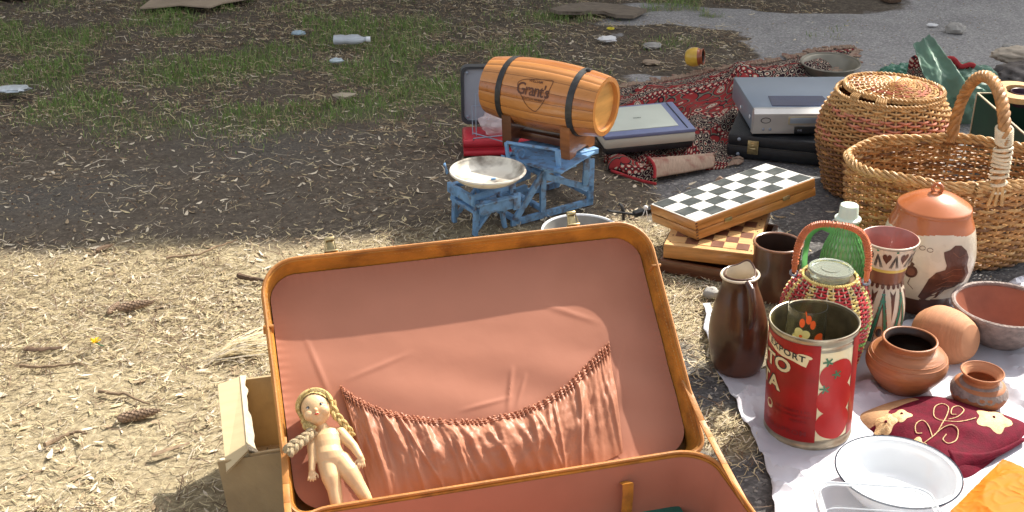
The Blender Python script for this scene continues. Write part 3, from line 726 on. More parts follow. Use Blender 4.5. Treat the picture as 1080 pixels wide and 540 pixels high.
for k in range(150):
    a = random.uniform(-1.75, 1.75); P = []
    pole = hc+ey*.004
    s0 = random.uniform(-.08, .08)
    fr = 1.12 if abs(a) < .9 else 1.12
    for i in range(9):
        t_ = i/8; th = (1-t_)*.02+t_*(1.30 if abs(a) < 1.0 else 1.55)
        az = a*1.0+s0*t_
        d = ex*math.sin(th)*math.sin(az*1.0)+ey*math.cos(th)*.98+ez*math.sin(th)*math.cos(az)
        # front strands sweep sideways
        d2 = ex*math.sin(th*.9)*math.copysign(1, a)*.95+ey*math.cos(th*.9)+ez*.42*math.cos(th)
        q = d2.normalized() if abs(a) < 1.1 else d.normalized()
        if abs(a) < 1.1: q = (ex*math.copysign(1, a)*math.sin(th)+ey*math.cos(th)*(.8+.1*math.cos(a*2))+ez*(.62-.35*abs(a))*math.cos(th*.8)).normalized()
        P.append(pole+q*(Rh*(1.03+.05*math.sin(k*1.7)))) 
    tube(mb, P, [.0020]*8+[.0012], 5)
for k in range(120):                                  # back of the head
    az = random.uniform(1.3, 4.98); P = []
    for i in range(8):
        th = 1.9*i/7; P.append(hc+ey*.004+(ex*math.sin(th)*math.sin(az)+ey*math.cos(th)+ez*math.sin(th)*math.cos(az))*Rh)
    tube(mb, P, .0024, 5)
vs_ = []; fs_ = []; na, nt_ = 48, 26
for i in range(nt_+1):
    for j in range(na):
        az = 2*math.pi*j/na; front = max(0, math.cos(az)); lim = 2.1-1.28*front**.8+.10*math.sin(az*1)*front; th = lim*i/nt_
        d = ex*math.sin(th)*math.sin(az)*.97+ey*math.cos(th)*1.06+ez*math.sin(th)*math.cos(az)
        vs_.append(hc+ey*.003+d*.0247*(1.03+.018*math.sin(az*22+th*3)+.012*math.sin(az*9)))
fs_ = [(i*na+j, i*na+(j+1) % na, (i+1)*na+(j+1) % na, (i+1)*na+j) for i in range(nt_) for j in range(na)]
mb.add(vs_, fs_)
mb.build('hair', hairm, doll)
def braid(P, r0, r1, mat):
    mb = MB(); n = 60; V = [Vector(p) for p in P]
    def at(t): 
        t = min(t, .9999)*(len(V)-1); i = int(t); return V[i].lerp(V[i+1], t-i)
    for k in range(3):
        Q = []; rr = []
        for i in range(n+1):
            t_ = i/n; ph = t_*11+k*2.094; r = r0+(r1-r0)*t_; c = at(t_); tg = (at(min(1, t_+.02))-at(max(0, t_-.02))).normalized(); sd = tg.cross(mv).normalized()
            Q.append(c+sd*r*math.sin(ph)*1.1+mv*r*.55*math.sin(2*ph)); rr.append(r*.85)
        tube(mb, Q, rr, 7)
    return mb.build('braid', mat, doll)
braid([dd(349, 424, c0+.012), dd(353, 436, c0+.012), dd(360, 444, c0+.006), dd(368, 453, c0-.004), dd(372, 460, c0-.010)], .0042, .0026, hairm)
braid([dd(320, 436, c0+.010), dd(323, 449, c0+.014), dd(331, 453, c0+.020)], .0036, .0034, hairm)
braid([dd(331, 454, c0+.018), dd(322, 462, c0+.026), dd(312, 469, c0+.032), dd(303, 477, c0+.036)], .0045, .0058, hairm2)

# ------------------------------------------------------------ cardboard box behind the suitcase
z1 = .15
A = G(256, 400, z1); Bq = G(264, 478, z1); fw = (Bq-A); fw.z = 0; sdv = Vector((-fw.y, fw.x, 0)).normalized(); wid = .26
cb = thing('cardboard_box', 'open brown cardboard box with torn flaps half hidden beside the suitcase', 'box', (A.x, A.y, 0))
O = Vector((A.x, A.y, 0)); p = lambda s_, t_, z: A+fw*t_+sdv*s_+Vector((0, 0, z-z1))-O
def slab(mb, a, b, c, d, th, mi=0):
    n_ = (b-a).cross(d-a).normalized()*th/2
    loft(mb, [[a-n_, b-n_, c-n_, d-n_], [a+n_, b+n_, c+n_, d+n_]], mi)
mb = MB(); slab(mb, p(0, 0, 0), p(0, 1, 0), p(0, 1, z1), p(0, 0, z1), .005); slab(mb, p(0, 0, 0), p(wid, 0, 0), p(wid, 0, z1), p(0, 0, z1), .005)
slab(mb, p(wid, 0, 0), p(wid, 1, 0), p(wid, 1, z1), p(wid, 0, z1), .005); slab(mb, p(0, 1, 0), p(wid, 1, 0), p(wid, 1, z1), p(0, 1, z1), .005)
slab(mb, p(0, 0, .003), p(wid, 0, .003), p(wid, 1, .003), p(0, 1, .003), .004)
mb.build('carton', card, cb, smooth=False)
C = G(230, 408, z1-.008); D = G(239, 500, z1-.012)
mb = MB(); nseg = 14; va = []; 
e1 = p(-.002, 0, z1+.003); e2 = p(-.002, 1, z1+.003)
loft(mb, [[e1, C-O, D-O, e2], [e1+Vector((0, 0, .0045)), C-O+Vector((0, 0, .0045)), D-O+Vector((0, 0, .0045)), e2+Vector((0, 0, .0045))]])
mb.build('side_flap', M('cardboard_pale', (.60, .47, .27), .85, .06, 12, .1, 90, stretch=(1, 6, 1)), cb, smooth=False)
mb = MB(); vs_ = []
for i in range(nseg+1):
    t_ = i/nseg; w_ = .002+.006*random.random()+.02*max(0, t_-.6)
    q = p(0, t_, z1+.0085); vs_ += [q+sdv*-.004, q+sdv*w_+Vector((0, 0, -.001-.03*max(0, t_-.6)))]
mb.add(vs_, [(2*i, 2*i+1, 2*i+3, 2*i+2) for i in range(nseg)])
mb.add([v_-Vector((0, 0, .003)) for v_ in vs_], [(2*i, 2*i+2, 2*i+3, 2*i+1) for i in range(nseg)])
mb.build('torn_edge', card_w, cb, smooth=False)
mb = MB(); d1 = p(-.052, 1.02, z1-.004); d2 = p(wid, 1.02, z1-.002); dn = fw.normalized()*.05
slab(mb, d1, d2, d2+dn+Vector((0, 0, -.12)), d1+dn*.6+sdv*.012+Vector((0, 0, -.13)), .004); mb.build('front_flap', card, cb, smooth=False)

# ------------------------------------------------------------ enamel pan behind the lid
g = G(612, 270); zr = zat(g, 243); rr_ = 41*depth((g.x, g.y, zr))/F
t = thing('saucepan', 'white enamel pan with black handle behind the suitcase lid', 'pan', g)
mb = MB(); pr = smooth_prof([(rr_*.72, 0), (rr_*.85, .012), (rr_*.93, zr*.6), (rr_, zr)]); lathe(mb, vessel(pr, .003), 56, mfn=lambda i, j: 1 if i > len(pr)+3 else 0); tube(mb, [(rr_*math.sin(i*.13), -rr_*math.cos(i*.13), zr) for i in range(48)], .0035, 6, closed=True); mb.build('bowl', [white_enamel, M('grey_inner_enamel', (.26, .25, .23), .35, .2)], t)  # inside coloured a darker grey than the white outside
mb = MB(); h1 = G(668, 226, zr)-g; h2 = G(701, 217, zr+.01)-g
bar(mb, h1.normalized()*rr_*.98+Vector((0, 0, zr-.005)), h1, .012, .004); bar(mb, h1, h2, .02, .014, bev=.004); mb.build('handle', plast_dk, t)
mb = MB(); hk = G(656, 228, zr)-g
tube(mb, [hk+Vector(q) for q in ((.004, 0, -.01), (.003, 0, .012), (-.001, 0, .026), (-.008, 0, .034), (-.010, 0, .028))], [.005, .0055, .005, .004, .002], 10, flat=.6); mb.build('side_hook', iron_d, t)
mb = MB(); kn = G(681, 219, zr+.016)-g; ball(mb, kn, .006, n=12)
for q in ((-.012, 0, -.03), (.008, 0, -.035)): tube(mb, [kn, kn+Vector(q)*.5+Vector((0, -.008, 0)), kn+Vector(q)], .0012, 5)
mb.build('string', cloth_w, t)

# ------------------------------------------------------------ blue kitchen scale
gs = G(497, 243); gd = G(610, 212); ax = (gd-gs); LX = ax.length; sa = math.atan2(ax.y, ax.x)
sc = thing('kitchen_scale', 'rusty blue painted cast iron scale with a round weighing pan', 'scale', gs, sa)
inv = Matrix.Rotation(-sa, 3, 'Z')
def sl_(px, py, z): return inv @ (G(px, py, z)-gs)      # a photo point at height z, in the scale's own axes
def plate(mb, poly, y0, y1):                            # polygon in the x-z plane given thickness along y
    loft(mb, [[(x, y0, z) for x, z in poly], [(x, y1, z) for x, z in poly]])
PTZ = .165
for yy in (-.035, .115):
    mb = MB(); y0, y1 = yy-.004, yy+.004
    def pb(a, b, w): 
        d = Vector((b[0]-a[0], b[1]-a[1])).normalized(); nrm = Vector((-d.y, d.x))*w/2
        plate(mb, [(a[0]+nrm.x, a[1]+nrm.y), (b[0]+nrm.x, b[1]+nrm.y), (b[0]-nrm.x, b[1]-nrm.y), (a[0]-nrm.x, a[1]-nrm.y)], y0, y1)
    pb((.10, .008), (LX+.02, .008), .018); pb((.11, .012), (.20, .125), .018); pb((.20, .13), (.20, .01), .016); pb((.205, .115), (LX+.015, .045), .016); pb((LX+.012, .008), (LX+.012, .13), .018)
    pb((.20, .128), (LX-.04, .128), .014)
    mb.build('side_frame', blue_paint, sc, smooth=False)
for x, z in ((.12, .01), (.20, .12), (.205, .02), (LX+.01, .03), (LX+.01, .12), (LX-.06, .125)):
    mb = MB(); bar(mb, (x, -.035, z), (x, .115, z), .014, .012); mb.build('cross_bar', blue_paint, sc)
mb = MB()                                               # pan carrier at the left
for yy in (-.05, .05):
    bar(mb, (-.02, yy, .01), (-.015, yy, .105), .014, .010); bar(mb, (.07, yy, .01), (.05, yy, .115), .012, .010)
    bar(mb, (-.03, yy, .112), (.10, yy, .118), .014, .012)
    bar(mb, (-.02, yy, .02), (.06, yy, .10), .010, .008)
for x, z, hh in ((-.028, .108, .026), (.085, .112, .018), (-.02, .075, .010), (.065, .06, .01)): bar(mb, (x, -.06, z), (x, .06, z), .010, hh)
bar(mb, (.03, 0, .02), (.03, 0, .135), .016); bar(mb, (.03, 0, .10), (.20, .03, .10), .016, .02); bar(mb, (.05, .03, .05), (.2, .04, .06), .012, .016)
for k in range(3):
    a_ = k*2.1+.3; bar(mb, (.03+.02*math.cos(a_), .02*math.sin(a_), .138), (.03+.06*math.cos(a_), .06*math.sin(a_), .148), .014, .006)
    bar(mb, (.03+.085*math.cos(a_), .085*math.sin(a_), .145), (.03+.092*math.cos(a_), .092*math.sin(a_), .172), .012, .004)
mb.build('pan_carrier', blue_paint, sc)
mb = MB(); bar(mb, (-.005, -.075, .085), (-.005, .075, .085), .018, .03); bar(mb, (-.02, -.078, .095), (.085, -.078, .088), .008, .035); bar(mb, (-.035, -.083, .105), (.09, -.083, .105), .012, .006)
box(mb, (.085, -.083, .09), (.022, .006, .045), .002); mb.build('beam_box', blue_paint, sc)
mb = MB()                                               # platform under the barrel
PC = sl_(590, 172, PTZ)
q = [sl_(538, 152, PTZ+.01), sl_(545, 170, PTZ), sl_(592, 182, PTZ), sl_(628, 160, PTZ+.004), sl_(585, 143, PTZ+.01)]
loft(mb, [[v_-Vector((0, 0, .004)) for v_ in q], q]); mb.build('platform', blue_paint, sc, smooth=False)
mb = MB(); a1, a2, a3 = sl_(534, 150, PTZ+.045), sl_(588, 158, PTZ+.045), sl_(588, 176, PTZ)
bar(mb, a1, a2, .008, .006); bar(mb, a2, sl_(590, 180, PTZ-.01), .010, .012); bar(mb, a1, sl_(536, 170, PTZ-.005), .008, .008)
bar(mb, sl_(620, 160, PTZ), sl_(617, 195, PTZ-.1), .016, .01); bar(mb, sl_(629, 158, PTZ+.0), sl_(600, 165, PTZ), .02, .014); mb.build('guard_rail', blue_paint, sc)
mb = MB(); lc = sl_(551, 166, PTZ)
tube(mb, [lc+Vector((.012*math.cos(i*.45)-.006, 0, .012*math.sin(i*.45)+.01)) for i in range(14)], .0035, 7, closed=True); tube(mb, [lc+Vector((-.02, 0, .012)), lc+Vector((-.03, 0, .024)), lc+Vector((-.024, 0, .032))], .003, 7)
bar(mb, lc+Vector((0, 0, -.06)), lc, .012, .006); mb.build('pointer', blue_paint, sc)
pg = G(515, 205); pz = .172; pc = G(514.5, 182, pz+.012); rp = 39*depth(pc)/F
pan = MB(); pr = smooth_prof([(rp*.45, 0), (rp*.72, .003), (rp*.9, .012), (rp, .024)]); lathe(pan, vessel(pr, .0025), 56)
pan.x = Matrix.Translation((0, 0, 0)); tube(pan, [(rp*1.01*math.sin(i*.1309), -rp*1.01*math.cos(i*.1309), .0255) for i in range(48)], .0035, 6, closed=True)
po = pan.build('weighing_pan', cream_enamel, sc); po.location = inv @ (pc-Vector((0, 0, .02))-gs)

# ------------------------------------------------------------ barrel and its cradle on the scale
zc = .300
e1 = G(527, 94, zc+.006); e2 = G(632, 108, zc)
bc = (e1+e2)/2; bd = (e2-e1).normalized(); BL = (e2-e1).length*1.0
# turn the barrel so that its right head faces the viewer a little
bd = Vector((math.cos(R(-31)), math.sin(R(-31)), -.01)).normalized()
BL = .335
bo = thing('barrel', 'small varnished oak barrel on wooden cradle above the blue scale', 'barrel', bc)
BA = Matrix((bd, bd.cross(Vector((0, 0, 1))).normalized()*-1, Vector((0, 0, 1)))).transposed()
BA.col[2] = BA.col[0].cross(BA.col[1])
st_m = [M('stave_amber', (.47, .19, .045), .30, .06, 8, .06, 60, coat=.5, stretch=(1, 8, 8)), M('stave_honey', (.52, .215, .052), .30, .06, 8, .06, 60, coat=.5, stretch=(1, 8, 8)), M('stave_red', (.38, .135, .032), .28, .15, 8, .06, 60, coat=.6, stretch=(1, 8, 8))]
R0, R1 = .076, .091
def br(x): t_ = 2*x/BL; return R1-(R1-R0)*t_*t_
NS = 18; K = 8; N = NS*K; mb = MB(); vs_ = []; nx_ = 30
wid_ = [random.uniform(.8, 1.25) for _ in range(NS)]; tw_ = sum(wid_); ang = []; acc = 0
for w_ in wid_:
    a0_ = acc/tw_*2*math.pi; a1_ = (acc+w_)/tw_*2*math.pi; acc += w_
    ang += [a0_, a0_+.012]+[a0_+.012+(a1_-a0_-.012)*k/(K-1) for k in range(1, K-1)]
for i in range(nx_+1):
    x = -BL/2+BL*i/nx_
    for j in range(N):
        a_ = ang[j]+.1; r = br(x)*((1 if j % K else 1)*(.9945+.0055*math.sin(math.pi*min(1, max(0, ((j % K)-.5)/(K-1.0))))**.4 if j % K > 1 else .985)); vs_.append(BA @ Vector((x, -r*math.cos(a_), r*math.sin(a_))))
fs_ = []; ms_ = []
pick = [random.choice((0, 1, 1, 2)) for _ in range(NS)]
for i in range(nx_):
    for j in range(N): fs_.append((i*N+j, i*N+(j+1) % N, (i+1)*N+(j+1) % N, (i+1)*N+j)); ms_.append(3 if j % K == 0 else pick[j//K])
mb.add(vs_, fs_, ms_)
def ring(xa, ra, xb, rb):
    v2 = []
    for x, r in ((xa, ra), (xb, rb)):
        for j in range(64): a_ = 2*math.pi*j/64; v2.append(BA @ Vector((x, -r*math.cos(a_), r*math.sin(a_))))
    mb.add(v2, [(j, (j+1) % 64, 64+(j+1) % 64, 64+j) for j in range(64)], 1)
for s_ in (-1, 1): ring(s_*BL/2, R0*.99, s_*BL/2, R0*.84); ring(s_*BL/2, R0*.84, s_*(BL/2-.013), R0*.82)
mb.build('staves', st_m+[M('stave_joint', (.12, .045, .015), .7)], bo, sharp=50)
for s_ in (-1, 1):
    mb = MB(); v2 = [BA @ Vector((s_*(BL/2-.012), -R0*.84*math.cos(j*math.pi/32), R0*.84*math.sin(j*math.pi/32))) for j in range(64)]
    v3 = [v_-BA.col[0]*s_*.01 for v_ in v2]; loft(mb, [v2, v3]); mb.build('head', M('barrel_head', (.70, .36, .10), .35, .22, 9, .08, 50, coat=.5, stretch=(1, 1, 6)), bo, smooth=False)
for x0 in (-.104, .104):
    mb = MB(); loops = []
    for x, k_ in ((x0-.0085, .9985), (x0-.0085, 1.02), (x0+.0085, 1.02), (x0+.0085, .9985)):
        loops.append([BA @ Vector((x, -br(x)*k_*math.cos(j*math.pi/40), br(x)*k_*math.sin(j*math.pi/40))) for j in range(80)])
    loft(mb, loops, 0, (False, False)); mb.build('hoop', iron_d, bo)
print_m = M('burnt_mark', (.10, .035, .015), .5, .2)
mb = MB()
def onb(s_, v_, off=.0009):                             # s along the barrel, v up around it
    a_ = v_/R1+.30; r = br(s_)+off; return BA @ Vector((s_, -r*math.cos(a_), r*math.sin(a_)))
tx_, tf_ = text2d("Grant's", .043, .0006, .0, .88); mb.add([onb(x*.86+.0, y+.010) for x, y in tx_], tf_)
tx_, tf_ = text2d('WILLIAM', .010, .0002); mb.add([onb(x+.002, y+.034) for x, y in tx_], tf_)
tx_, tf_ = text2d('SCOTCH WHISKY', .008, .0002); mb.add([onb(x+.004, y-.012) for x, y in tx_], tf_)
sh_ = [(-.052, .030), (-.030, .040), (.030, .048), (.052, .050), (.056, .042), (.050, .012), (.038, -.018), (.020, -.042), (.008, -.046), (-.014, -.034), (-.036, -.008), (-.050, .010), (-.055, .022), (-.052, .030)]
pr2 = []
for i in range(len(sh_)-1):
    for k in range(4):
        t_ = k/4; P0, P1, P2, P3 = sh_[i-1 if i else -2], sh_[i], sh_[i+1], sh_[i+2 if i+2 < len(sh_) else 1]
        pr2.append(tuple(.5*((2*b)+(c-a)*t_+(2*a-5*b+4*c-d)*t_*t_+(3*b-a-3*c+d)*t_**3) for a, b, c, d in zip(P0, P1, P2, P3)))
pr2.append(sh_[0]); strip2d(mb, [(x*.86, y*.9) for x, y in pr2], onb, .0018, 0)
mb.build('burnt_mark', print_m, bo)
mb = MB(); q = BA @ Vector((.112, 0, br(.112))); lathe(mb, [(.006, -.004), (.007, .003), (.005, .006)], 12); mb.v = [tuple(Vector(v_)+q) for v_ in mb.v]; mb.build('bung', plast_dk, bo)
ct = thing('barrel_cradle', 'dark wooden cradle holding the small barrel above the scale', 'stand', (bc.x, bc.y, PTZ+.002))
side = BA.col[1]
for x0, hh in ((-.085, .12), (.088, .12)):
    mb = MB(); prof_ = []
    base_z = 0; cz = zc-PTZ
    for y in np.linspace(-.074, .074, 17):
        r = br(x0)+.0005; zt = cz-math.sqrt(max(r*r-y*y, 0)); prof_.append((y, zt))
    poly = [(-.068, 0), (-.040, 0), (-.030, .012), (.030, .012), (.040, 0), (.068, 0)]+prof_[::-1]
    Lp = []
    for dx in (-.014, .014): Lp.append([bd*(x0+dx)+side*y+Vector((0, 0, z)) for y, z in poly])
    loft(mb, Lp); mb.build('support', wood_dk if x0 < 0 else M('cradle_wood', (.30, .11, .03), .3, .25, 12, .1, coat=.5, stretch=(1, 1, 6)), ct, smooth=False)
mb = MB(); box(mb, Vector((0, 0, .024)), (.17, .05, .022), .003, rot=BA); mb.build('tie_board', wood_dk, ct)

# ------------------------------------------------------------ red case with grey lid
g = G(489, 164, 0); h_b = .05
rc = thing('tool_case', 'red plastic case with raised grey lid behind the barrel', 'case', g, R(4))
mb = MB(); box(mb, (.13, .055, .025), (.26, .13, .05), .008); tube(mb, [(.0, -.012, .012), (.26, -.012, .012)], .010, 10); tube(mb, [(.0, -.006, .04), (.26, -.006, .04)], .013, 10); mb.build('tray', red_pl, rc)
mb = MB(); lt = [(.13+x, .125+.0, .052+.115+y) for x, y in rrect(.27, .225, .02, 5)]
def ll(ins, yy): return [(.115+x, .12+yy+.09*(y+.11), .055+.088+y) for x, y in rrect(.232-2*ins, .176-2*ins, .02-ins*.3, 5)]
loft(mb, [ll(0, 0), ll(0, .03), ll(.012, .034)], 0, (False, True)); loft(mb, [ll(0, 0), ll(.008, .0), ll(.009, .024)], 0, (False, True)); mb.build('lid', M('dark_grey_plastic', (.045, .05, .058), .4, .15), rc)
mb = MB(); loft(mb, [ll(.0085, .010), ll(.010, .009)], 0, (True, True)); lp = mb.build('lid_panel', grey_pl, rc, smooth=False)
for x, z in ((.018, .212), (.018, .078)):
    mb = MB(); ball(mb, (x, .124+.09*(z-.055), z), .005, (1, .4, 1)); mb.build('screw', silver, lp)
mb = MB(); box(mb, (.12, .131, .085), (.06, .003, .035), .0005); mb.build('sticker', yellow, lp)
mb = MB()
for P in ([(.03, -.02, .06), (.03, .02, .02), (.03, .10, .12), (.20, .10, .13), (.24, .0, .07), (.03, -.02, .06)], [(.03, .0, .07), (.12, -.03, .05), (.25, -.01, .09)], [(.04, .03, .05), (.04, .09, .16), (.22, .09, .17)]): tube(mb, P, .0018, 6)
mb.build('wire_rack', silver, rc)
def crumple(mb, c, r, s, n=26, amp=.25, mi=0, seed=1, f=2.2):
    rr = random.Random(seed); ph = [Vector((rr.uniform(-1, 1), rr.uniform(-1, 1), rr.uniform(-1, 1))).normalized()*rr.uniform(2, 6)*f/2.2 for _ in range(16)]; of = [rr.uniform(0, 6) for _ in ph]
    vs_ = []; k = n//2
    for i in range(k+1):
        t_ = math.pi*i/k
        for j in range(n):
            p_ = 2*math.pi*j/n; d = Vector((math.sin(t_)*math.cos(p_), math.sin(t_)*math.sin(p_), math.cos(t_)))
            w_ = sum(abs(math.sin(d.dot(q)+o)) for q, o in zip(ph, of))/16
            d2 = d*r*(1+amp*(w_-.63)*4); vs_.append(Vector(c)+Vector((d2.x*s[0], d2.y*s[1], d2.z*s[2])))
    mb.add(vs_, [(i*n+j, i*n+(j+1) % n, (i+1)*n+(j+1) % n, (i+1)*n+j) for i in range(k) for j in range(n)], mi)
mb = MB(); crumple(mb, (0, 0, 0), .05, (1.1, .6, .8), 40, .3, seed=5)
tag(mb.build('plastic_bag', bagp, loc=g+Vector((.105, .045, .085)), sharp=25), 'crumpled clear plastic bag stuffed in the red case', 'plastic bag')

# ------------------------------------------------------------ rug
def rug_mat():
    m = bpy.data.materials.new('persian_rug'); m.use_nodes = True; n = m.node_tree; b = n.nodes['Principled BSDF']; L = n.links
    uvn = n.nodes.new('ShaderNodeUVMap'); uvn.uv_map = 'pile'
    sx = n.nodes.new('ShaderNodeSeparateXYZ'); L.new(uvn.outputs[0], sx.inputs[0])
    def ramp(src, st_, const=True):
        q = n.nodes.new('ShaderNodeValToRGB'); L.new(src, q.inputs[0]); e = q.color_ramp.elements
        while len(e) < len(st_): e.new(.5)
        for k, (p_, c) in enumerate(st_): e[k].position = p_; e[k].color = (*c, 1)
        if const: q.color_ramp.interpolation = 'CONSTANT'
        return q.outputs[0]
    red = (.30, .034, .034); cr = (.56, .47, .36); bk = (.03, .014, .02); pk = (.34, .12, .10); gr = (.16, .16, .12)
    v = n.nodes.new('ShaderNodeTexVoronoi'); v.inputs['Scale'].default_value = 15; v.inputs['Randomness'].default_value = .55; L.new(uvn.outputs[0], v.inputs[0])
    field = ramp(v.outputs['Distance'], [(0, red), (.12, cr), (.22, bk), (.27, cr), (.32, red), (.52, bk), (.58, gr), (.64, red)])
    v2 = n.nodes.new('ShaderNodeTexVoronoi'); v2.inputs['Scale'].default_value = 30; v2.inputs['Randomness'].default_value = .35; L.new(uvn.outputs[0], v2.inputs[0])
    bord = ramp(v2.outputs['Distance'], [(0, red), (.14, cr), (.26, bk), (.46, cr), (.52, bk), (.66, pk)])
    ck = n.nodes.new('ShaderNodeTexVoronoi'); ck.inputs['Scale'].default_value = 34; ck.inputs['Randomness'].default_value = .1; L.new(uvn.outputs[0], ck.inputs[0])
    strp = ramp(ck.outputs['Distance'], [(0, cr), (.25, red), (.45, bk), (.6, cr)])
    nz = n.nodes.new('ShaderNodeTexNoise'); nz.inputs['Scale'].default_value = 8; L.new(uvn.outputs[0], nz.inputs[0])
    # distance to the rug edge picks field, main border, guard stripes
    ab = n.nodes.new('ShaderNodeMath'); ab.operation = 'ABSOLUTE'; 
    c1 = n.nodes.new('ShaderNodeMath'); c1.operation = 'SUBTRACT'; L.new(sx.outputs[1], c1.inputs[0]); c1.inputs[1].default_value = .52; L.new(c1.outputs[0], ab.inputs[0])
    sel = ramp(ab.outputs[0], [(0, (0, 0, 0)), (.13, (.5, .5, .5)), (.17, (1, 1, 1)), (.30, (.5, .5, .5)), (.33, (0, 0, 0)), (.36, (1, 1, 1)), (.46, (.5, .5, .5))])
    g1 = n.nodes.new('ShaderNodeMath'); g1.operation = 'GREATER_THAN'; L.new(sel, g1.inputs[0]); g1.inputs[1].default_value = .75
    g2 = n.nodes.new('ShaderNodeMath'); g2.operation = 'GREATER_THAN'; L.new(sel, g2.inputs[0]); g2.inputs[1].default_value = .25
    def mix(f, a_, b_):
        q = n.nodes.new('ShaderNodeMixRGB'); L.new(f, q.inputs[0]); L.new(a_, q.inputs[1]); L.new(b_, q.inputs[2]); return q.outputs[0]
    c = mix(g1.outputs[0], mix(g2.outputs[0], field, strp), bord)
    w = n.nodes.new('ShaderNodeTexNoise'); w.inputs['Scale'].default_value = 400; L.new(uvn.outputs[0], w.inputs[0])
    q = n.nodes.new('ShaderNodeMixRGB'); q.blend_type = 'MULTIPLY'; q.inputs[0].default_value = .25; L.new(c, q.inputs[1]); L.new(w.outputs[0], q.inputs[2]); L.new(q.outputs[0], b.inputs['Base Color'])
    b.inputs['Roughness'].default_value = .95; b.inputs['Specular IOR Level'].default_value = .1
    bp = n.nodes.new('ShaderNodeBump'); bp.inputs['Strength'].default_value = .5; bp.inputs['Distance'].default_value = .003; L.new(w.outputs[0], bp.inputs['Height']); L.new(bp.outputs[0], b.inputs['Normal'])
    return m
rugm = rug_mat(); rug_back = M('rug_underside', (.42, .30, .22), .95, .25, 60, .5, 200, stain=(.25, .05, .04), samt=.6, sscale=30, stretch=(14, 1, 1)); rug_edge = M('rug_red_binding', (.34, .025, .03), .9, .2, 60, .4)
fringe_m = M('rug_fringe', (.55, .42, .34), .9, .25, 90)
rg = G(700, 150); rug = thing('rug', 'crumpled red patterned oriental rug with fringe on the asphalt', 'rug', rg)
gp = lambda px, py, z=0: G(px, py, z)-rg
q00, q10, q01, q11 = gp(636, 172), gp(764, 178), gp(640, 98), gp(905, 50)
mb = MB(); NU, NV = 150, 110; pts_ = []; uvs = []
for j in range(NV+1):
    for i in range(NU+1):
        u, v = i/NU, j/NV
        p_ = (q00*(1-u)+q10*u)*(1-v)+(q01*(1-u)+q11*u)*v
        ed_ = .035*(float(fbm(u*5+v*3, v*6+2))-.5)*1.4
        p_ = p_+Vector((ed_, ed_*1.2, 0))
        w1 = math.sin((u*1.3+v*.9)*13+3*float(fbm(u*3, v*3)))
        z = .012+.030*max(0, w1)*(.3+.7*float(vn(u*4+3, v*4+7)))+.028*math.exp(-((u-.62-.10*math.sin(v*5))/.045)**2)+.025*math.exp(-((v-.62-.18*u)/.05)**2)+.008*float(fbm(u*22, v*22))
        z *= min(1, 6*min(u, v, 1-v, 1-u)+.25)
        pts_.append((p_.x, p_.y, z)); uvs.append((u*1.1+.02*w1, v*1.0+.03*math.sin(u*8)))
fs_ = [(j*(NU+1)+i, j*(NU+1)+i+1, (j+1)*(NU+1)+i+1, (j+1)*(NU+1)+i) for j in range(NV) for i in range(NU)]
mb.add(pts_, fs_); ro = mb.build('pile', rugm, rug, sharp=180)
ul = ro.data.uv_layers.new(name='pile'); 
for lo in ro.data.loops: ul.data[lo.index].uv = uvs[lo.vertex_index]
sd_ = ro.modifiers.new('t', 'SOLIDIFY'); sd_.thickness = .006; sd_.offset = -1
mb = MB()                                               # fringe along the far and right edges
for k in range(420):
    far_e = k < 300; t_ = random.random(); i = int(t_*NU); j = NV if far_e else int(t_*NV); idx = j*(NU+1)+(i if far_e else NU)
    a_ = Vector(pts_[idx]); d_ = (Vector((-.25, 1, 0)) if far_e else Vector((1, .1, 0))).normalized(); d_ += Vector((random.gauss(0, .3), random.gauss(0, .3), 0)); L_ = random.uniform(.02, .045)
    tube(mb, [a_, a_+d_*L_*.5+Vector((0, 0, .004)), Vector(((a_+d_*L_).x, (a_+d_*L_).y, .003))], [.0018, .0015, .001], 4, random.choice((0, 0, 1)))
mb.build('fringe', [fringe_m, rug_edge], rug)['kind'] = 'stuff'
# rolled front fold, underside showing
def fold(u, v):
    # a flap doubled over: outline follows the visible cone
    near = gp(690+u*62, 194-u*13); farp = gp(680+u*72, 180-u*12, 0)
    p_ = near.lerp(farp, v); h = (.052-.02*u)*math.sin(math.pi*(v*.88+.08))
    return (p_.x+.004*math.sin(v*9), p_.y, .004+h+.0025*float(fbm(u*9, v*4)))
grid(mb, fold, 40, 24); fo = mb.build('turned_edge', rug_back, rug); s2 = fo.modifiers.new('t', 'SOLIDIFY'); s2.thickness = .006
mb = MB()
P = [Vector(fold(0, i/14)) for i in range(15)]; tube(mb, P, .0045, 8); tube(mb, [Vector(fold(i/20, 1.0))+Vector((0, 0, .006)) for i in range(21)], .006, 8)
tube(mb, [gp(645, 180, .006), gp(662, 186, .008), gp(678, 191, .008), gp(692, 194, .008)], .0045, 8)
mb.build('edge_binding', rug_edge, rug)
mb = MB()
def fl(u, v): 
    p_ = gp(644+u*45, 168+u*8).lerp(gp(640+u*52, 181+u*12), v); return (p_.x, p_.y, .006+.028*math.sin(math.pi*v)*(1-.5*abs(u-.6))+.01*math.sin(u*7))
grid(mb, fl, 30, 16); fo = mb.build('front_flap', rugm, rug); ul = fo.data.uv_layers.new(name='pile')
for lo in fo.data.loops: 
    c = fo.data.vertices[lo.vertex_index].co; ul.data[lo.index].uv = (c.x*1.6+.3, c.y*1.6+.8)
s2 = fo.modifiers.new('t', 'SOLIDIFY'); s2.thickness = .005
mb = MB()
for k in range(60):                                     # knotted tassel at the corner by the black case
    a_ = gp(759, 186, .012+.05*random.random()); e_ = gp(random.uniform(753, 764), random.uniform(192, 204), .003); tube(mb, [a_, a_.lerp(e_, .5)+Vector((random.gauss(0, .004), 0, .006)), e_], .0016, 4)
mb.build('tassel', fringe_m, rug)

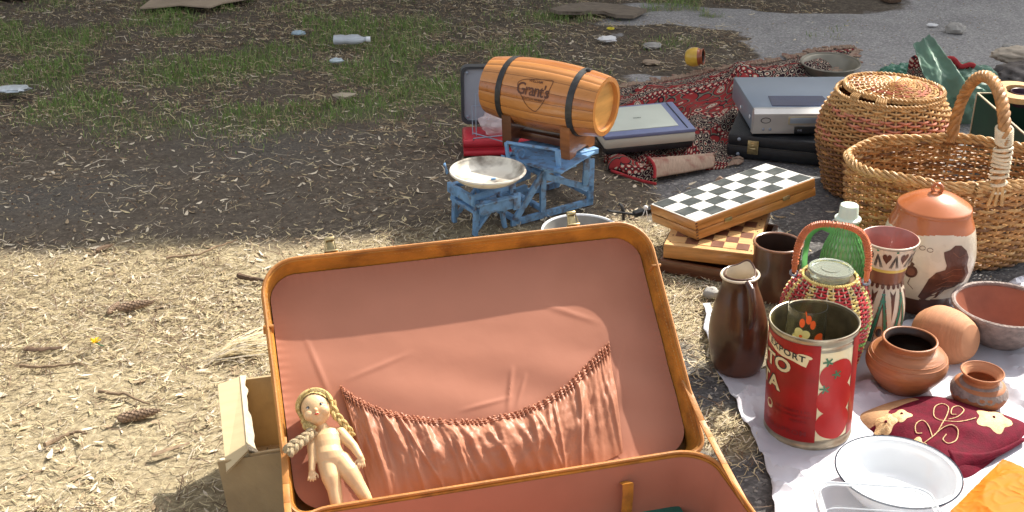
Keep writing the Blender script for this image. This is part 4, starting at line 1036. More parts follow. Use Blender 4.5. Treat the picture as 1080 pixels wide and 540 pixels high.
# small painted pot lying on the rug
t = MB(); pr = smooth_prof([(.014, 0), (.026, .006), (.034, .024), (.033, .045), (.027, .056), (.030, .064)]); lathe(t, vessel(pr, .003), 36, mfn=lambda i, j: 1 if 3 < i < 17 else (2 if i > 30 else 0))
o = t.build('small_pot', [M('red_lacquer', (.36, .09, .03), .3, .2, coat=.5), M('yellow_lacquer', (.68, .42, .05), .3, .15, coat=.5), glaze_in], loc=G(731, 79)+Vector((-.03, .01, .062)))
o.rotation_euler = (R(12), R(82), R(-8)); tag(o, 'tiny yellow and red pot lying on its side on the rug', 'pot')

# flatbed scanner on the rug
P0 = G(637, 164, .03); P1 = G(727, 152, .03); yaw_ = math.atan2((P1-P0).y, (P1-P0).x)*.55; Ls = (P1-P0).length
t = thing('flatbed_scanner', 'flatbed scanner with pale lid and slate blue border on the rug', 'scanner', P0, yaw_); t.rotation_euler = (R(3), R(-1.5), yaw_)
D_ = .225
mb = MB(); box(mb, (Ls/2, D_/2, .008), (Ls*.96, D_*.96, .022), .006); mb.build('foot', plast_dk, t)
mb = MB(); box(mb, (Ls/2, D_/2, .032), (Ls, D_, .032), .009); mb.build('body', scan_g, t)
mb = MB(); box(mb, (Ls/2, D_/2, .052), (Ls-.002, D_-.002, .012), .004); lid2 = mb.build('lid', scan_b, t)
mb = MB(); box(mb, (Ls*.46, D_*.53, .0588), (Ls*.76, D_*.78, .003), .0012); mb.build('lid_panel', scan_c, lid2)
mb = MB(); box(mb, (Ls*.915, D_*.5, .0588), (.003, D_*.9, .002), .0005); mb.build('lid_groove', plast_dk, lid2)
mb = MB(); tx_, tf_ = text2d('SCAN', .009, .0002); mb.add([(Ls*.47+x, D_*.5+y, .0608) for x, y in tx_], tf_); mb.build('lettering', plast_dk, lid2)

# black case, video recorder on top
P0 = G(766, 166); yaw_ = R(-17)
t = thing('attache_case', 'black hard case with brass latch beneath the silver video recorder', 'case', P0, yaw_)
hz_ = zat(P0, 141)
mb = MB(); box(mb, (.20, .15, hz_*.27), (.40, .30, hz_*.5), .006); mb.build('bottom_shell', plast_bk, t)
mb = MB(); box(mb, (.20, .15, hz_*.77), (.40, .30, hz_*.46), .008); mb.build('lid', plast_bk, t)
mb = MB(); box(mb, (.20, .15, hz_*.53), (.402, .302, .004), .001); mb.build('rim', iron_d, t)
mb = MB(); box(mb, (.075, -.003, hz_*.54), (.032, .006, .042), .0015); box(mb, (.075, -.007, hz_*.62), (.024, .004, .022), .001); tube(mb, [(.067, -.010, hz_*.52), (.083, -.010, hz_*.52)], .003, 8); ball(mb, (.075, -.009, hz_*.62), .004, (1, .5, 1)); mb.build('latch', brass, t)
for z in (.2, .82):
    for x in (.033,):
        mb = MB(); ball(mb, (x, -.001, hz_*z), .0055, (1, .5, 1)); mb.build('stud', silver, t)
P0 = G(793, 141, hz_+.006); yaw_ = R(1)
vh = zat(P0, 116)-P0.z; vr = thing('video_recorder', 'silver video cassette recorder lying on the black case', 'video recorder', P0, yaw_)
VW, VD = .36, (G(771, 81, P0.z+vh)-G(796, 116, P0.z+vh)).y; VD = min(VD, .34)
mb = MB(); box(mb, (VW/2, VD/2+.006, vh*.5), (VW-.004, VD-.012, vh*.98), .003); mb.build('cover', silver, vr)
mb = MB(); loft(mb, [[(0, -.004, vh*.02), (VW, -.004, vh*.02), (VW, .02, 0), (0, .02, 0)], [(0, -.010, vh*.45), (VW, -.010, vh*.45), (VW, .02, vh*.45), (0, .02, vh*.45)], [(0, -.008, vh*.86), (VW, -.008, vh*.86), (VW, .02, vh*.86), (0, .02, vh*.86)], [(.003, .010, vh*1.0), (VW-.003, .010, vh*1.0), (VW-.003, .022, vh*1.0), (.003, .022, vh*1.0)]]); mb.build('front', silver_f, vr, sharp=20)
mb = MB(); box(mb, (.20, -.011, vh*.60), (.20, .004, vh*.34), .002); dr = mb.build('tape_door', M('tape_door_gold', (.42, .37, .26), .3, .05, metal=.3), vr)
mb = MB(); box(mb, (.20, -.0135, vh*.60), (.19, .002, vh*.24), .001); mb.build('door_panel', silver, dr)
mb = MB(); box(mb, (.22, -.011, vh*.20), (.20, .004, vh*.28), .001); mb.build('display', plast_dk, vr)
mb = MB(); tx_, tf_ = text2d('VHS', .008, .0003); mb.add([(.135+x, -.0135, vh*.19+y) for x, y in tx_], tf_); mb.build('lettering', silver, vr)
mb = MB(); tube(mb, [(.035+.014*math.cos(i*.42), -.0095, vh*.60+.008*math.sin(i*.42)) for i in range(15)], .0012, 5, closed=True); mb.build('logo_ring', plast_dk, vr)
for x in (.03, .05): 
    mb = MB(); ball(mb, (x, -.009, vh*.22), .0045, (1, .5, 1)); mb.build('button', silver, vr)
mb = MB(); loft(mb, [[(.06, .035, vh*.985), (.235, .030, vh*.985), (.23, .125, vh*.985), (.068, .128, vh*.985)], [(.06, .035, vh+.0015), (.235, .030, vh+.0015), (.23, .125, vh+.0015), (.068, .128, vh+.0015)]]); mb.build('top_badge', bluelogo, vr, smooth=False)
for yy, zz in ((.05, .5), (.18, .3)): 
    mb = MB(); ball(mb, (.0, yy, vh*zz), .006, (.4, 1, 1)); mb.build('side_screw', white_enamel, vr)

# grey pan standing behind the recorder
g = G(874, 80); t = thing('baking_pan', 'round grey metal pan standing behind the video recorder', 'pan', g)
mb = MB(); pr = smooth_prof([(.075, 0), (.087, .02), (.097, .040), (.104, .045)]); lathe(mb, vessel(pr, .003), 48); o = mb.build('bowl', greyal, t); o.rotation_euler = (R(3), 0, 0); o.location = (0, 0, .004)
mb = MB(); tube(mb, [(.1045*math.sin(i*.1309), -.1045*math.cos(i*.1309), .047) for i in range(48)], .003, 6, closed=True); o = mb.build('rim', greyal, t); o.rotation_euler = (R(3), 0, 0); o.location = (0, 0, .004)

# ------------------------------------------------------------ weaving
def woven(mb, rf, z0, z1_, ns, rows, rw, rs, mw=0, ms=1, phase=None, mfn=None, amp=1.0, lean=0):
    """rf(a, z) -> (x, y); stakes upright, weavers running in and out of them"""
    for k in range(ns):
        a = 2*math.pi*k/ns; P = [Vector((*rf(a, z0+(z1_-z0)*i/14, 0), z0+(z1_-z0)*i/14)) for i in range(15)]
        tube(mb, P, rs, 5, ms)
    for r_ in range(rows):
        z = z0+(z1_-z0)*(r_+.5)/rows; P = []; m_ = 4*ns
        jit = random.uniform(-.0006, .0006); sgn = 1 if r_ % 2 else -1
        for i in range(m_):
            a = 2*math.pi*i/m_; off = sgn*math.cos(a*ns/2)*(rs+rw*.6)*amp
            x, y = rf(a, z, off); P.append((x, y, z+jit+random.uniform(-.0004, .0004)*rw*500))
        tube(mb, P, rw, 5, mw, closed=True, mfn=(lambda i, r_=r_: mfn(i, r_, m_)) if mfn else None)
def rope(mb, P, r, tw, n=2, k=6, mi=0, closed=False, rs=.6):
    """strands twisted round a centre line"""
    V = [Vector(p_) for p_ in P]; m_ = len(V)
    for s_ in range(n):
        Q = []
        for i, v_ in enumerate(V):
            t_ = (V[(i+1) % m_] if closed or i < m_-1 else V[i])-(V[i-1] if closed or i else V[i]); t_.normalize()
            u = t_.cross(Vector((0, 0, 1))) if abs(t_.z) < .95 else t_.cross(Vector((1, 0, 0))); u.normalize(); w = t_.cross(u); a = tw*i/m_*2*math.pi+s_*2*math.pi/n
            Q.append(v_+(u*math.cos(a)+w*math.sin(a))*r*rs)
        tube(mb, Q, r*.62, k, mi, closed=closed)
# lidded basket
g, pr = prof(931, 198, [(54, 198), (58, 180), (66, 155), (68, 138), (65, 120), (54, 99)])
prs = smooth_prof(pr); bk_ = thing('lidded_basket', 'tall round wicker basket with a pinkish woven lid behind the handled basket', 'basket', g, face_cam(g))
ztop = pr[-1][1]
def rf(a, z, off=0): 
    r = rad_at(prs, z)+off; return (r*math.sin(a), -r*math.cos(a))
mb = MB(); rows = 40
woven(mb, rf, .004, ztop, 38, rows, .0034, .0028, 0, 1, amp=1.15, mfn=lambda i, r_, m_: (3 if (r_ < 19 and (r_*5+i//17) % 4) or r_ in (19, 20) else (2 if (22 < r_ < 37 and math.sin(i*.09+r_*.4) > -.25 and r_ % 3) else (1 if r_ > 34 or (r_*7+i//30) % 4 == 0 else 0))))
mb.build('body', [wick_a, wick_b, wick_p, wick_d], bk_)
mb = MB(); lathe(mb, [(.001, .004), (pr[0][0]-.004, .004)]+[(r-.006, z) for r, z in prs], 40, cap=False); mb.build('inner_wall', wick_d, bk_)
mb = MB()
for dz in (0, .007): rope(mb, [(*rf(2*math.pi*i/160, ztop, .001), ztop+dz) for i in range(160)], .0045, 40, closed=True)
mb.build('rim', wick_b, bk_)
rl = 50.5*depth((g.x, g.y, ztop+.02))/F; zl = ztop+.016
mb = MB()
nr = 17
for k in range(nr):
    r = rl*(k+1)/nr; m_ = 96; ns_ = 24
    P = []
    for i in range(m_):
        a = 2*math.pi*i/m_; zz = zl+.012*(1-(r/rl)**2)-.001*k*.2+(1 if k % 2 else -1)*.0022*math.cos(a*ns_/2)+.004*math.sin(a+1)*.5; P.append((r*math.sin(a), -r*math.cos(a), zz))
    tube(mb, P, .0030, 5, 0, closed=True, mfn=lambda i, k=k: 2 if (k in (10, 11, 15) and (i//12) % 3) or (k % 3 == 0 and (i//16) % 4 == 0) else (1 if (k+i//20) % 4 else 0))
for k in range(24):
    a = 2*math.pi*k/24; tube(mb, [(r*math.sin(a), -r*math.cos(a), zl+.011*(1-(r/rl)**2)) for r in np.linspace(.004, rl, 8)], .0026, 5, 1)
for dz in (-.004, .003): rope(mb, [((rl+.001)*math.sin(2*math.pi*i/140), -(rl+.001)*math.cos(2*math.pi*i/140), zl+dz) for i in range(140)], .0048, 36, closed=True, mi=1)
lidb = mb.build('lid', [wick_a, wick_b, wick_p], bk_); lidb.rotation_euler = (R(-1.5), R(2), 0)
for a in (-.22, -.78):
    mb = MB()
    for k in range(5):
        a_ = a+k*.022*2; r1 = rad_at(prs, ztop-.03); tube(mb, [(rl*.97*math.sin(a_), -rl*.97*math.cos(a_), zl+.006), ((rl+.007)*math.sin(a_), -(rl+.007)*math.cos(a_), zl), ((rl+.008)*math.sin(a_), -(rl+.008)*math.cos(a_), ztop-.01), (r1*1.02*math.sin(a_), -r1*1.02*math.cos(a_), ztop-.035)], .003, 6)
    mb.build('hinge_tie', wick_b, bk_)

# big handled basket
g = G(1010, 255); RX, RY, HB = .255, .165, .0
rc_ = G(1008, 172, .225); g = Vector((rc_.x, rc_.y, 0)); HB = .222
bb = thing('handled_basket', 'large oval open wicker basket with a thick wrapped handle', 'basket', g, R(-3))
def rf2(a, z, off=0):
    t_ = z/HB; k = .80+.20*t_**.7+.03*math.sin(math.pi*t_); k *= 1+.004*math.sin(a*5+z*40)
    return ((RX*k+off)*math.sin(a), -(RY*k+off)*math.cos(a))
mb = MB(); woven(mb, rf2, .004, HB, 46, 27, .0040, .0030, 0, 1, amp=1.15, mfn=lambda i, r_, m_: (2 if (r_*5+i//25) % 7 == 0 else (1 if (r_*3+i//40) % 5 == 0 else 0))); mb.build('body', [wick_a, wick_b, wick_d], bb)
mb = MB()
for dz, dr_ in ((.0, .0), (.008, .004), (.014, -.002)): rope(mb, [(*rf2(2*math.pi*i/220, HB, dr_), HB+dz+.003*math.sin(i*.2)) for i in range(220)], .0065, 34, closed=True)
mb.build('rim', wick_b, bb)
mb = MB(); loft(mb, [[(*rf2(2*math.pi*i/48, 0, -.004), .003) for i in range(48)], [(*rf2(2*math.pi*i/48, 0, -.004), .009) for i in range(48)]]); mb.build('bottom', wick_d, bb)
inv2 = Matrix.Rotation(R(3), 3, 'Z')
hf = Vector((.034, RY*.98, HB)); hn = Vector((.046, -RY*.97, HB)); P = []; top_h = .212
for i in range(41):
    t_ = i/40; a = math.pi*t_; c = hf.lerp(hn, .5-.5*math.cos(a)); c = c+Vector((.008*math.sin(a), 0, top_h*math.sin(a)**.75)); P.append(c)
mb = MB(); P2 = []
for i in range(240):
    t_ = i/239*40; k = min(int(t_), 39); P2.append(P[k].lerp(P[k+1], t_-k))
tube(mb, P2, .0095, 10, 2)
rope(mb, P2, .0120, 7.5, n=4, k=7, rs=.62)
hb_ = mb.build('handle', [wick_a, wick_b, wick_d], bb)
mb = MB()
for k in range(9):
    c = P2[-1-k*3]; tube(mb, [c+Vector((.019*math.cos(i*.5), .012*math.sin(i*.5), .003*math.sin(i*.5+k)+.001*k)) for i in range(13)], .0042, 6, closed=True)
for k in range(7): 
    c = P2[-34-k*2]; tube(mb, [c+Vector((.018*math.cos(i*.5), .014*math.sin(i*.5), .006*math.sin(i*.5))) for i in range(13)], .0035, 6, closed=True)
mb.build('pale_binding', M('raffia_pale', (.66, .54, .36), .6, .2, 60, .4, 200), hb_)
for c in (hf, hn):
    mb = MB(); s_ = 1 if c is hf else -1
    for k in (-1, 0, 1): tube(mb, [c+Vector((k*.004, 0, .03)), c+Vector((k*.010, s_*.012, .0)), c+Vector((k*.015, s_*.008, -.035))], .0045, 6)
    mb.build('handle_foot', wick_b, bb)

# ------------------------------------------------------------ chess boards
def chess(nx__, ny__, L_, W_, x0, y0, z, mb, ma, mc, thick=.0008):
    for i in range(nx__):
        for j in range(ny__):
            a = x0+L_*i/nx__; b = y0+W_*j/ny__; e = .0004
            loft(mb, [[(a+e, b+e, z-.001), (a+L_/nx__-e, b+e, z-.001), (a+L_/nx__-e, b+W_/ny__-e, z-.001), (a+e, b+W_/ny__-e, z-.001)], [(a+e, b+e, z+thick), (a+L_/nx__-e, b+e, z+thick), (a+L_/nx__-e, b+W_/ny__-e, z+thick), (a+e, b+W_/ny__-e, z+thick)]], ma if (i+j) % 2 else mc)
rot3 = Matrix.Rotation(.522, 3, 'Z') @ Matrix.Rotation(-.103, 3, 'Y') @ Matrix.Rotation(-.122, 3, 'X')
bx = thing('chess_box', 'folded black and white chess box resting tilted on the brown board', 'chess set', (.553, 2.715, .085)); bx.rotation_euler = rot3.to_euler()
CL, CW, CT = .370, .183, .047
mb = MB(); box(mb, (0, 0, CT*.25), (CL, CW, CT*.48), .002); mb.build('lower_tray', wood_o, bx)
mb = MB(); box(mb, (0, 0, CT*.75), (CL, CW, CT*.48), .002); ut = mb.build('upper_tray', wood_o, bx)
mb = MB(); box(mb, (0, 0, CT), (CL-.004, CW-.004, .002), .0003, 1); chess(8, 4, CL-.012, CW-.010, -CL/2+.006, -CW/2+.005, CT+.0014, mb, 0, 1); mb.build('squares', [black_sq, white_sq], ut, smooth=False)
for x in (-.09, .09):
    mb = MB(); box(mb, (x, -CW/2-.001, CT*.5), (.022, .003, .010), .0008); mb.build('hinge', brass, bx)
mb = MB(); 
for k in range(6): box(mb, (-CL/2+.002, -CW/2-.0003, .005+k*.0075), (.006, .001, .0035), 0)
mb.build('finger_joint', wood_dk, ut, smooth=False)
P0 = G(697, 286); yb = R(-19); db = thing('draughts_box', 'varnished brown and maple chess box under the tilted black and white one', 'chess set', P0, yb)
BW, BLn = .215, .30
mb = MB(); 
for a_, b_ in (((0, 0), (BW, 0)), ((BW, 0), (BW, BLn)), ((BW, BLn), (0, BLn)), ((0, BLn), (0, 0))): bar(mb, (a_[0], a_[1], .016), (b_[0], b_[1], .016), .010, .032)
box(mb, (BW/2, BLn/2, .004), (BW, BLn, .006), .001); o = mb.build('bottom_half', wood_dk, db); o.rotation_euler = (0, 0, R(-3))
mb = MB(); box(mb, (BW/2, BLn/2, .0), (BW, BLn, .034), .002); o = mb.build('top_half', wood_o, db); o.rotation_euler = (R(.6), R(-1.0), R(1)); o.location = (.002, .004, .051)
mb2 = MB(); box(mb2, (BW/2, BLn/2, .0172), (BW-.003, BLn-.003, .002), .0003, 1)
chess(6, 8, BW-.036, BLn-.036, .018, .018, .0188, mb2, 0, 1); 
for x in (.012, BW-.012): 
    for k in range(8): box(mb2, (x, .02+k*.037, .0185), (.003, .005, .001), 0, 0)
mb2.build('squares', [wood_sq, wood_l], o, smooth=False)

# ------------------------------------------------------------ pots and jars
def simple_pot(name, label, cat, ax, by, pts, th, mo, mi_, n=64, wob=.006, lipmat=None, rz=0, k=6, tilt=None):
    g, pr = prof(ax, by, pts); prs = smooth_prof(pr, k); t = thing(name, label, cat, g, face_cam(g)+rz)
    full = vessel(prs, th); no_ = len(prs)+1
    mb = MB(); lathe(mb, full, n, mfn=lambda i, j: 1 if i > no_+2 else 0, wob=wob, seed=int(ax))
    o = mb.build('body', [mo, mi_], t)
    return t, o, prs, g
# brown jug
t, o, prs, g = simple_pot('jug', 'tall glossy dark brown jug with pinched cream spout', 'jug', 782, 388, [(22, 388), (27, 380), (30.5, 358), (30, 340), (25, 318), (18.5, 299), (19, 288)], .004, glaze_b, cream_gl)
t.rotation_euler = (0, R(-3), t.rotation_euler[2])
for me_ in (o.data,):
    zt = prs[-1][1]
    for v_ in me_.vertices:
        if v_.co.z > zt-.012:
            a = math.atan2(v_.co.x, -v_.co.y); dw = (a-2.75+math.pi) % (2*math.pi)-math.pi; f = math.exp(-(dw/.42)**2); kz = (v_.co.z-(zt-.012))/.012
            v_.co.z += .010*f*kz; v_.co.x *= 1+.10*f*kz-.12*math.exp(-((abs(a)-1.6)/.5)**2)*kz; v_.co.y *= 1+.12*f*kz
mb = MB(); zt = prs[-1][1]; tube(mb, [((rad_at(prs, zt)+.001)*math.sin(i*.1309), -(rad_at(prs, zt)+.001)*math.cos(i*.1309), zt-.004) for i in range(48)], .003, 8, closed=True); mb.build('lip', cream_gl, t)
mb = MB(); zz = [zt-.006, zt-.012, zt-.035, zt-.07, zt-.095]; oo = [.002, .020, .026, .016, -.002]
tube(mb, [((rad_at(prs, z)+q)*math.sin(.45), -(rad_at(prs, z)+q)*math.cos(.45), z) for z, q in zip(zz, oo)], [.007, .008, .0085, .008, .006], 12); mb.build('handle', glaze_b, t)
# brown cup
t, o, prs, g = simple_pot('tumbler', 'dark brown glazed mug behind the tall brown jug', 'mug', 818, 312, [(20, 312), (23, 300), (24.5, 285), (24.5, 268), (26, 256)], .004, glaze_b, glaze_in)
mb = MB(); zt = prs[-1][1]; tube(mb, [((rad_at(prs, zt)-.002)*math.sin(i*.1309), -(rad_at(prs, zt)-.002)*math.cos(i*.1309), zt) for i in range(48)], .0032, 8, closed=True); mb.build('lip', M('worn_brown_lip', (.20, .09, .045), .25, .3, coat=.5), t)
# round pot, small pot
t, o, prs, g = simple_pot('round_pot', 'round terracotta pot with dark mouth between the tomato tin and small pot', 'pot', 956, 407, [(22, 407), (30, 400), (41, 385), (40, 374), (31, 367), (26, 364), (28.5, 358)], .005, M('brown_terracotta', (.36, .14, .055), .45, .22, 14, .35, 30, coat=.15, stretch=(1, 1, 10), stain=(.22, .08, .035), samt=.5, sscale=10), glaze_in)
mb = MB(); rr_ = lambda z: rad_at(prs, z)
for z in (zat(g, 374), zat(g, 371)): tube(mb, [((rr_(z)+.0003)*math.sin(i*.1309), -(rr_(z)+.0003)*math.cos(i*.1309), z) for i in range(48)], .0011, 6, closed=True)
mb.build('neck_ring', clay, t)
t, o, prs, g = simple_pot('little_pot', 'little clay pot with lacy grey glaze band beside the embroidered cap', 'pot', 1033, 426, [(18, 426), (25, 421), (29, 413), (26, 405), (18, 401), (17.5, 398), (22.5, 392)], .004, clay, clay_l)
mb = MB(); z0_, z1_ = zat(g, 410), zat(g, 401); f = on_lathe(prs, .0012); n_ = 72; vs_ = []
for i in range(n_+1):
    a = 2*math.pi*i/n_; vs_ += [f(a, z1_), f(a, (z0_+z1_)/2), f(a, z0_-.004*abs(math.sin(a*9))-.002*math.sin(a*5))]
mb.add(vs_, [q for i in range(n_) for q in ((3*i, 3*i+3, 3*i+4, 3*i+1), (3*i+1, 3*i+4, 3*i+5, 3*i+2))]); mb.build('glaze_band', greyglz, t)
# shallow bowl at the right
t, o, prs, g = simple_pot('clay_bowl', 'wide grey rimmed clay bowl with reddish inside by the handled basket', 'bowl', 1056, 358, [(24, 358), (36, 348), (47, 334), (53, 322)], .006, greyglz, M('reddish_clay_inside', (.33, .11, .06), .55, .2, 14, .2, 60), wob=.01)
mb = MB(); zt = prs[-1][1]; tube(mb, [((rad_at(prs, zt)-.003)*math.sin(i*.1309), -(rad_at(prs, zt)-.003)*math.cos(i*.1309), zt) for i in range(48)], .0055, 8, closed=True); mb.build('rim', greyglz, t)
# cup lying on its side, its base towards the viewer
g = G(1008, 388); t = thing('clay_cup', 'pale clay cup lying on its side with its base outward', 'cup', g)
mb = MB(); pr = [(.033, 0), (.035, .001)]+smooth_prof([(.036, .003), (.044, .012), (.058, .04), (.064, .075), (.056, .098), (.050, .108)]); lathe(mb, vessel(pr, .004), 64, wob=.004); o = mb.build('body', clay_l, t)
axd = Vector((-.50, .62, -.20)).normalized(); q_ = axd.to_track_quat('Z', 'X'); o.rotation_mode = 'QUATERNION'; o.rotation_quaternion = q_; cpos = G(1024, 360, .055)-g; o.location = cpos
mb = MB(); tube(mb, [Vector((-.062, 0, .06)), Vector((-.085, 0, .055)), Vector((-.10, .0, .068)), Vector((-.088, 0, .085)), Vector((-.058, 0, .095))], [.009, .008, .007, .007, .008], 10); o2 = mb.build('handle', clay, t); o2.rotation_mode = 'QUATERNION'; o2.rotation_quaternion = q_; o2.location = cpos

# tall painted vase
g, pr = prof(930, 366, [(17, 366), (20, 355), (24.5, 338), (25.5, 322), (23, 306), (20, 296), (19.5, 290), (22, 276), (27, 260), (30.5, 251)])
prs = smooth_prof(pr); t = thing('painted_vase', 'tall flared vase painted with green and brown folk patterns', 'vase', g, face_cam(g))
gfr = g*(1-.046/g.length); zs = lambda py: zat(gfr, py)
zb = [zs(288), zs(292), zs(298), zs(303)]
ful = vessel(prs, .0035)
mb = MB(); lathe(mb, ful, 64, mfn=lambda i, j: 1 if i > len(prs)+1 else (2 if zb[1] < ful[i][1] < zb[0]+.004 else (3 if zb[3] < ful[i][1] <= zb[1] else 0))); vb = mb.build('body', [cream_gl, pinkin, vase_y, M('brown_slip_band', (.22, .09, .05), .35, .2, coat=.3)], t)
mb = MB(); f = on_lathe(prs, .0008); brn, grn = 0, 1
zd = zs(303)
for k in range(22):                                     # scalloped drips under the brown band
    a = 2*math.pi*k/22; blob2d(mb, ell(a, zd-.002, .10, .006, 10), f, 0, 2)
for k in range(7):
    a0 = 2*math.pi*k/7+.1; hw = math.pi/7*.95
    zt_, zm, zbm = zs(306), zs(333), zs(362)
    strip2d(mb, [(a0-hw, zbm), (a0, zt_), (a0+hw, zbm)], f, .0022, 0, asp=.045)
    strip2d(mb, [(a0-hw*.8, zbm), (a0, zt_-.014), (a0+hw*.8, zbm)], f, .005, 1, asp=.045)
    strip2d(mb, [(a0-hw*.55, zbm), (a0, zt_-.03), (a0+hw*.55, zbm)], f, .0016, 0, asp=.045)
    for i in range(9):
        for s_ in (-1, 1): blob2d(mb, ell(a0+s_*hw*(1-i/9)*.92, zbm+(zt_-zbm)*i/9+.002, .045, .0022, 8), f, 1, 1)
    blob2d(mb, ell(a0, zs(350), .20, .016, 18), f, 2, 3); blob2d(mb, ell(a0, zs(350), .13, .011, 14), lambda a, z: on_lathe(prs, .0012)(a, z), 0, 3); blob2d(mb, ell(a0, zs(350), .04, .009, 10), lambda a, z: on_lathe(prs, .0016)(a, z), 3, 2)
    am = a0+math.pi/7; blob2d(mb, [(am-.16, zs(308)), (am, zs(312)), (am+.16, zs(308)), (am+.05, zs(325)), (am, zs(338)), (am-.05, zs(325))], f, 0, 3)
for k in range(9):                                      # hearts and hatched triangles on the collar
    a = 2*math.pi*k/9; zc_ = zs(272)
    hp = [(a+.17*math.sin(q)**3, zc_+.0009*(13*math.cos(q)-5*math.cos(2*q)-2*math.cos(3*q)-math.cos(4*q))) for q in np.linspace(0, 2*math.pi, 22)[:-1]]
    blob2d(mb, hp, f, 0, 3, c=(a, zc_))
    am = a+math.pi/9
    for j in range(3): strip2d(mb, [(am-.20+.05*j, zs(283)), (am, zs(268)-.004*j), (am+.20-.05*j, zs(283))], f, .0011, 3, asp=.045)
    blob2d(mb, ell(am, zs(264), .05, .0025, 8), f, 1, 1)
strip2d(mb, [(a, zs(262)) for a in np.linspace(0, 6.283, 60)], f, .0010, 3, asp=.05)
mb.build('painting', [darkbrown, vase_g, wood_l, darkp], vb, smooth=False)

# big lidded jar
g, pr = prof(977, 318, [(31, 318), (36, 308), (44, 290), (48.5, 270), (48, 255), (44.5, 238), (40, 226), (37.5, 218)])
prs = smooth_prof(pr); t = thing('lidded_jar', 'big lidded jar with orange shoulder and brown painted bird', 'jar', g, face_cam(g)); gfr = g*(1-.095/g.length); zs = lambda py: zat(gfr, py)
zt = prs[-1][1]; zo = zs(252); zbm_ = zs(318)
ful = vessel(prs, .005)
def jm(i, j):
    if i > len(prs)+1: return 1
    a = j/80*6.283; z = ful[i][1]
    if z > zo+.006*math.sin(a*2+1)+.003*math.sin(a*5): return 0
    return 2 if z > zbm_+.004*math.sin(a*3) else 3
# denser profile so that the colour edges stay clean
ful = [ful[0]]+[((1-s_)*a[0]+s_*b[0], (1-s_)*a[1]+s_*b[1]) for a, b in zip(ful[1:], ful[2:]) for s_ in (0, .33, .66)]+[ful[-1]]
prs_n = (len(prs)+1)*3
def jm(i, j):
    if i > prs_n: return 1
    a = j/96*6.283; z = ful[i][1]
    if z > zo+.005*math.sin(a*2+1)+.002*math.sin(a*5): return 0
    return 2 if z > zbm_+.004*math.sin(a*3) else 3
mb = MB(); lathe(mb, ful, 96, mfn=jm); jb = mb.build('body', [glaze_o, pinkin, cream_gl, darkbrown], t)
mb = MB(); f = on_lathe(prs, .0009); f2 = on_lathe(prs, .0014)
dec = lambda px, py: (math.asin(max(-.97, min(.97, (px-980)/48.5))), zat(g*(1-.095*math.sqrt(max(.05, 1-((px-980)/48.5)**2))/g.length), py))
def D2(P): return [dec(x, y) for x, y in P]
bird = [(1003, 260), (1008, 255), (1014, 254), (1019, 258), (1021, 264), (1020, 272), (1023, 280), (1021, 290), (1013, 297), (1004, 302), (998, 312), (984, 318), (978, 314), (982, 304), (986, 292), (992, 284), (1000, 280), (1002, 273), (998, 268), (997, 263)]
bird = [(x, y+0) for x, y in bird]
blob2d(mb, D2(bird), f, 0, 5, c=dec(1006, 288))
for P in ([(1001, 284), (1008, 278), (1016, 277)], [(999, 290), (1008, 284), (1018, 284)], [(994, 298), (1004, 291), (1016, 290)], [(990, 306), (1000, 298), (1010, 296)], [(1006, 262), (1012, 266), (1018, 262)]): strip2d(mb, D2(P), f2, .0012, 1, asp=.09)
for cx, cy, r in ((962, 274, 5.5), (968, 287, 6.5), (958, 262, 4)):
    blob2d(mb, [dec(cx+r*math.cos(a), cy+r*1.0*math.sin(a)) for a in np.linspace(0, 6.283, 18)[:-1]], f, 0, 3); blob2d(mb, [dec(cx+r*.62*math.cos(a), cy+r*.62*math.sin(a)) for a in np.linspace(0, 6.283, 14)[:-1]], f2, 1, 2)
    blob2d(mb, D2([(cx-1, cy-r-4), (cx+2.5, cy-r-2), (cx+1, cy-r+1), (cx-2, cy-r+1)]), f, 0, 2)
for cx, cy in ((983, 263), (975, 262)): strip2d(mb, [dec(cx+3*math.cos(a), cy+2*math.sin(a)) for a in np.linspace(0, 6, 14)], f, .0011, 0, asp=.09)
strip2d(mb, D2([(955, 258), (950, 270), (953, 284), (958, 296)]), f, .0014, 0, asp=.09); strip2d(mb, D2([(962, 280), (956, 285), (953, 293)]), f, .0013, 0, asp=.09); strip2d(mb, D2([(968, 294), (966, 300), (972, 306)]), f, .0013, 0, asp=.09)
mb.build('painting', [darkbrown, M('russet_slip', (.24, .09, .05), .4, .3)], jb, smooth=False)
rl2 = rad_at(prs, zt)+.001; zk = zat(g, 203)
mb = MB(); lathe(mb, smooth_prof([(.001, zt-.006), (rl2*.90, zt-.004), (rl2*1.0, zt+.003), (rl2*.90, zt+.010), (rl2*.55, zt+.026), (rl2*.22, zt+.034), (.001, zt+.035)]), 64)
ld = mb.build('lid', glaze_o, t)
mb = MB(); tube(mb, [(.010*math.cos(i*.42), 0, zt+.043+.010*math.sin(i*.42)) for i in range(15)], .0042, 8, closed=True); mb.build('loop_knob', glaze_o, ld)

